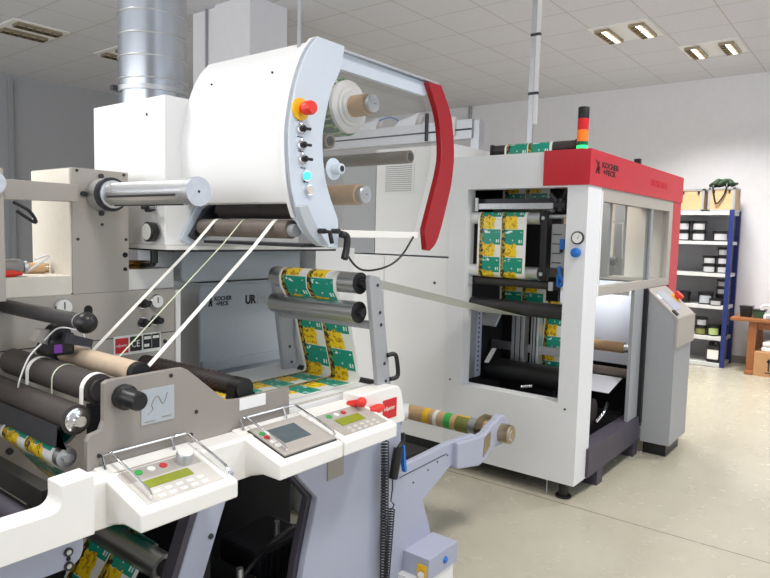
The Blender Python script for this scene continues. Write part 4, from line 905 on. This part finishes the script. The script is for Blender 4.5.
# aluminium beam and post behind the hood
AB = thing('cable_beam', 'grey aluminium beam with two silver clamps crossing behind the round hood', 'beam', (4.8, 3.4, 2.0))
bmm = box('profile_beam', 'steel_dull', AB, 4.78, 4.86, 2.86, 5.6, 2.47, 2.63); box('beam_groove', 'darkmetal', bmm, 4.777, 4.78, 2.86, 5.6, 2.54, 2.555); box('end_post', 'steel_dull', AB, 4.80, 4.88, 2.80, 2.88, 2.0, 2.62)
box('end_block', 'cream', AB, 4.765, 4.78, 3.02, 3.16, 2.5, 2.66)
for y in (3.45, 3.9): c_ = prism('beam_clamp', 'steel', AB, [(y, 2.63), (y + .22, 2.63), (y + .18, 2.68), (y + .02, 2.71), (y - .04, 2.73)], 4.78, 4.86, 'x')
tube('blue_cable', 'blue', AB, spline([(4.8, 3.95, 2.68), (4.8, 3.8, 2.72), (4.8, 3.7, 2.71), (4.8, 3.62, 2.66)], 5), .006)
# wall conduit and roof-drop pole
t = thing('ceiling_pole', 'white supply pole dropping from the ceiling behind the press roof roller', 'pole', (4.6, 2.26, 2.18))
box('pole', 'steel_dull', t, 4.58, 4.60, 2.215, 2.255, 2.18, H); box('cable_duct', 'white', t, 4.58, 4.60, 2.185, 2.213, 2.5, H)
for z in (2.72, 3.15): box('clip', 'darkmetal', t, 4.575, 4.605, 2.183, 2.257, z, z + .02)
t = thing('wall_conduit', 'grey conduit with box on the back wall, left of the white pole', 'conduit', (9.93, 6.0, 0))
tube('pipe', 'grey', t, [(9.92, 5.98, 3.9), (9.92, 5.98, 3.5), (9.92, 5.9, 3.42), (9.92, 5.9, .2)], .03); box('junction_box', 'bluegrey', t, 9.86, 9.95, 6.05, 6.55, 3.35, 3.6)
# ================================================================== BACK OF THE ROOM
SH = thing('storage_shelf', 'tall grey steel shelf with navy blue uprights against the back wall', 'shelf', (9.6, 2.3, 0))
SX0, SX1, SY0, SY1 = 9.36, 9.86, 1.655, 3.05
for (x, y) in ((SX0, SY0), (SX1 - .04, SY0), (SX0, SY1 - .055), (SX1 - .04, SY1 - .055)):
    u = box('upright', 'navy', SH, x, x + .04, y, y + .055, 0, 2.07)
    for k in range(20 if x == SX0 and y == SY0 else 0): box('upright_slot', 'navydark', u, x - .001, x + .002, y + .022, y + .032, .08 + k * .1, .10 + k * .1)
TOPS = [.05, .40, .815, 1.24, 1.66, 2.05]
for z in TOPS: box('shelf_board', 'shelfgrey', SH, SX0 + .004, SX1 - .004, SY0 + .02, SY1 - .01, z - .045, z)
box('back_sheet', 'shelfback', SH, SX1 - .003, SX1 + .003, SY0 + .05, SY1 - .05, .05, 2.05)
def tub(x, y, z, w, h, label, m='tublabel', grp='ink tubs on the steel shelf'):
    t = thing('ink_tub', label, 'tub', (x, y, z), grp); r = w / 2
    lathe('bucket', 'black', t, (x, y, z), (0, 0, 1), [(0, r * .92), (h * .78, r)], 24); lathe('lid', 'black', t, (x, y, z + h * .78), (0, 0, 1), [(0, r * 1.06), (h * .2, r * 1.06), (h * .22, r * .95)], 24)
    mb = MB(); n = 10
    a0, a1 = math.radians(140), math.radians(240)
    lo = [(x + r * .985 * math.cos(a0 + (a1 - a0) * i / n), y + r * .985 * math.sin(a0 + (a1 - a0) * i / n)) for i in range(n + 1)]
    hi_ = [(x + r * 1.01 * math.cos(a0 + (a1 - a0) * i / n), y + r * 1.01 * math.sin(a0 + (a1 - a0) * i / n)) for i in range(n + 1)]
    mb.prism(hi_ + lo[::-1], z + h * .12, z + h * .70, 'z'); mb.build('paper_label', m, t)
    return t
xs = 9.50
# second board from the top
tub(xs, 2.285, 1.66, .17, .135, 'lower black tub of the left stack on the second shelf, beside the red post'); tub(xs, 2.285, 1.795, .17, .135, 'upper black tub of the left stack on the second shelf, beside the red post')
tub(xs, 2.09, 1.66, .18, .135, 'lower white-labelled black tub of the taller stack on the second shelf from the top'); tub(xs, 2.09, 1.795, .18, .135, 'upper white-labelled black tub of the taller stack on the second shelf from the top')
tub(xs, 1.82, 1.66, .19, .14, 'single cream-labelled tub with black lid on the second shelf from the top')
# third
tub(xs, 1.935, 1.24, .165, .115, 'bottom left tub of the five-tub stack on the third shelf from the top'); tub(xs, 1.935, 1.355, .165, .115, 'upper left tub of the five-tub stack on the third shelf from the top')
for k, w in enumerate(('bottom right', 'middle right', 'topmost')): tub(xs, 1.765, 1.24 + k * .115, .16, .115, w + ' tub of the five-tub stack on the third shelf from the top')
# fourth
tub(xs, 2.235, .815, .18, .16, 'black tub on the fourth shelf down, right behind the red emergency stop', 'black'); tub(xs, 1.955, .815, .18, .17, 'black tub with small grey label on the fourth shelf down', 'bluegrey')
tub(xs - .07, 1.815, .815, .15, .09, 'low white-fronted tub at the front of the fourth shelf down')
tub(xs + .1, 1.765, .815, .17, .14, 'black bottom tub of the rear stack on the fourth shelf down', 'black'); tub(xs + .1, 1.765, .955, .17, .10, 'white-labelled middle tub of the rear stack on the fourth shelf down'); tub(xs + .1, 1.765, 1.055, .16, .10, 'top tub of the rear stack on the fourth shelf down')
# fifth
tub(xs, 1.99, .40, .15, .12, 'olive-labelled jar at the bottom of the pair on the fifth shelf down', 'oliv'); tub(xs, 1.98, .52, .14, .12, 'white-labelled jar on top of the olive jar on the fifth shelf down')
tub(xs, 1.83, .40, .15, .15, 'pale green labelled jar on the fifth shelf down', 'greenlabel'); tub(xs + .1, 1.735, .40, .12, .15, 'plain black jar beside the pale green jar on the fifth shelf down', 'black')
t = thing('canister', 'black canister with handle and white label on the bottom shelf', 'canister', (9.5, 1.80, .05))
MB().box(9.41, 9.58, 1.72, 1.885, .05, .275).build('body', 'black', t, bevel=.02); tube('handle', 'black', t, spline([(9.45, 1.86, .265), (9.45, 1.85, .32), (9.45, 1.80, .335), (9.45, 1.75, .32), (9.45, 1.74, .265)], 5), .014)
box('paper_label', 'whiteprint', t, 9.405, 9.411, 1.735, 1.87, .095, .22); box('violet_band', 'plum', t, 9.4045, 9.4115, 1.735, 1.79, .22, .245)
cyl('cap', 'black', t, (9.53, 1.84, .275), (9.53, 1.84, .31), .025)
# two flight cases on top
def case(y0, y1, h, label):
    t = thing('plywood_case', label, 'case', (9.6, (y0 + y1) / 2, 2.05))
    x0, x1, z = 9.40, 9.78, 2.05
    box('body', 'plywood', t, x0 + .008, x1 - .008, y0 + .008, y1 - .008, z + .005, z + h - .005)
    mb = MB()
    for y in (y0, y1 - .03):
        for x in (x0, x1 - .03): mb.box(x, x + .03, y, y + .03, z, z + h)
    for zz in (z, z + h - .025):
        mb.box(x0, x1, y0, y0 + .025, zz, zz + .025); mb.box(x0, x1, y1 - .025, y1, zz, zz + .025); mb.box(x0, x0 + .025, y0, y1, zz, zz + .025); mb.box(x1 - .025, x1, y0, y1, zz, zz + .025)
    mb.build('aluminium_edge', 'steel_dull', t)
    for y in (y0 + .07, y1 - .07): box('latch', 'darkmetal', t, x0 - .006, x0 + .002, y - .012, y + .012, z + h - .07, z + h - .03)
    return t
case(2.03, 2.36, .30, 'plywood case with two dark latches on the shelf top, left of the strapped case')
case(1.665, 1.985, .31, 'plywood case with a green strap bundle over it on the shelf top')
t = thing('strap_bundle', 'dark green bundle of straps draped over the right plywood case', 'strap', (9.5, 1.85, 2.385))
random.seed(3)
mb = MB()
for k in range(9):
    y = 1.72 + random.random() * .2; x = 9.42 + random.random() * .2
    mb.tube(spline([(x, y - .06, 2.40), (x + .03, y - .02, 2.42 + .03 * random.random()), (x, y + .03, 2.43 + .03 * random.random()), (x - .02, y + .07, 2.41), (x + .02, y + .1, 2.40)], 5), .027, 8)
mb.build('bundle', 'greenbag', t, smooth=True)
tube('end_tail', 'greenbag', t, spline([(9.5, 1.74, 2.42), (9.45, 1.66, 2.41), (9.42, 1.665, 2.40)], 5), .014)
MB().tube(spline([(9.42, 1.92, 2.41), (9.385, 1.93, 2.36), (9.385, 1.91, 2.25), (9.385, 1.89, 2.17), (9.385, 1.86, 2.16), (9.385, 1.80, 2.25), (9.385, 1.77, 2.36), (9.42, 1.77, 2.42)], 6), .010, 6).build('hanging_loop', 'black', t, smooth=True)
# work table
TB = thing('work_table', 'oiled wooden work table at the right edge of the photo', 'table', (9.55, .8, 0))
box('table_top', 'wood', TB, 9.17, 9.85, .1, 1.585, .665, .705, bevel=.006)
for y in (1.29, .25):
    for x in (9.22, 9.72): l_ = box('leg', 'wood', TB, x, x + .09, y, y + .09, .05, .665)
    box('foot', 'wood', TB, 9.14, 9.88, y - .005, y + .095, 0, .05, bevel=.01)
box('apron', 'wood', TB, 9.26, 9.28, .3, 1.33, .57, .665)
t = thing('cardboard_box', 'brown cardboard carton with two up arrows on the floor under the table', 'box', (9.4, 1.05, 0))
box('carton', 'carton', t, 9.15, 9.6, .72, 1.285, 0, .30, bevel=.003)
mb = MB()
for y in (1.12, 1.04):
    mb.box(9.147, 9.15, y - .008, y + .008, .07, .20); mb.prism([(y - .028, .18), (y + .028, .18), (y, .23)], 9.147, 9.15, 'x')
mb.box(9.147, 9.15, 1.0, 1.16, .045, .055); mb.build('up_arrow', 'blackprint', t)
for k in range(2):
    t = thing('white_pack', ('lower' if k == 0 else 'upper') + ' of two flat white packs on the cardboard carton', 'pack', (9.35, 1.05, .3 + k * .065))
    MB().box(9.2, 9.5, .88, 1.22 - k * .01, .30 + k * .065, .36 + k * .065).build('pack', 'paper', t, bevel=.02)
    box('wrap_band', 'panel_lt', t, 9.195, 9.505, 1.0, 1.04, .299 + k * .065, .362 + k * .065)
t = thing('black_pot', 'black square pot on the table end', 'pot', (9.4, 1.44, .705)); 
MB().hexa([(9.33, 1.38, .705), (9.46, 1.38, .705), (9.46, 1.50, .705), (9.33, 1.50, .705), (9.32, 1.37, .84), (9.47, 1.37, .84), (9.47, 1.51, .84), (9.32, 1.51, .84)]).build('pot', 'black', t, bevel=.006); box('rim', 'black', t, 9.315, 9.475, 1.365, 1.515, .83, .845)
t = thing('green_crate', 'dark green tray beside the black pot on the table', 'crate', (9.4, 1.30, .705)); MB().hexa([(9.32, 1.235, .705), (9.48, 1.235, .705), (9.48, 1.355, .705), (9.32, 1.355, .705), (9.31, 1.225, .80), (9.49, 1.225, .80), (9.49, 1.36, .80), (9.31, 1.36, .80)]).build('tray', 'greenpot', t, bevel=.006); box('rim', 'black', t, 9.305, 9.495, 1.22, 1.362, .795, .81)
t = thing('white_dispenser', 'white tape dispenser with curved arm on the table at the photo edge', 'dispenser', (9.35, 1.15, .705)); MB().box(9.25, 9.45, 1.06, 1.23, .705, .76).build('base', 'whiteprint', t, bevel=.01); tube('curved_arm', 'whiteprint', t, spline([(9.35, 1.22, .75), (9.35, 1.27, .83), (9.35, 1.23, .87), (9.35, 1.15, .86), (9.35, 1.10, .80), (9.35, 1.1, .75)], 6), .018)
box('display', 'bluegrey', t, 9.246, 9.25, 1.09, 1.20, .715, .75)
bpy.context.view_layer.update()
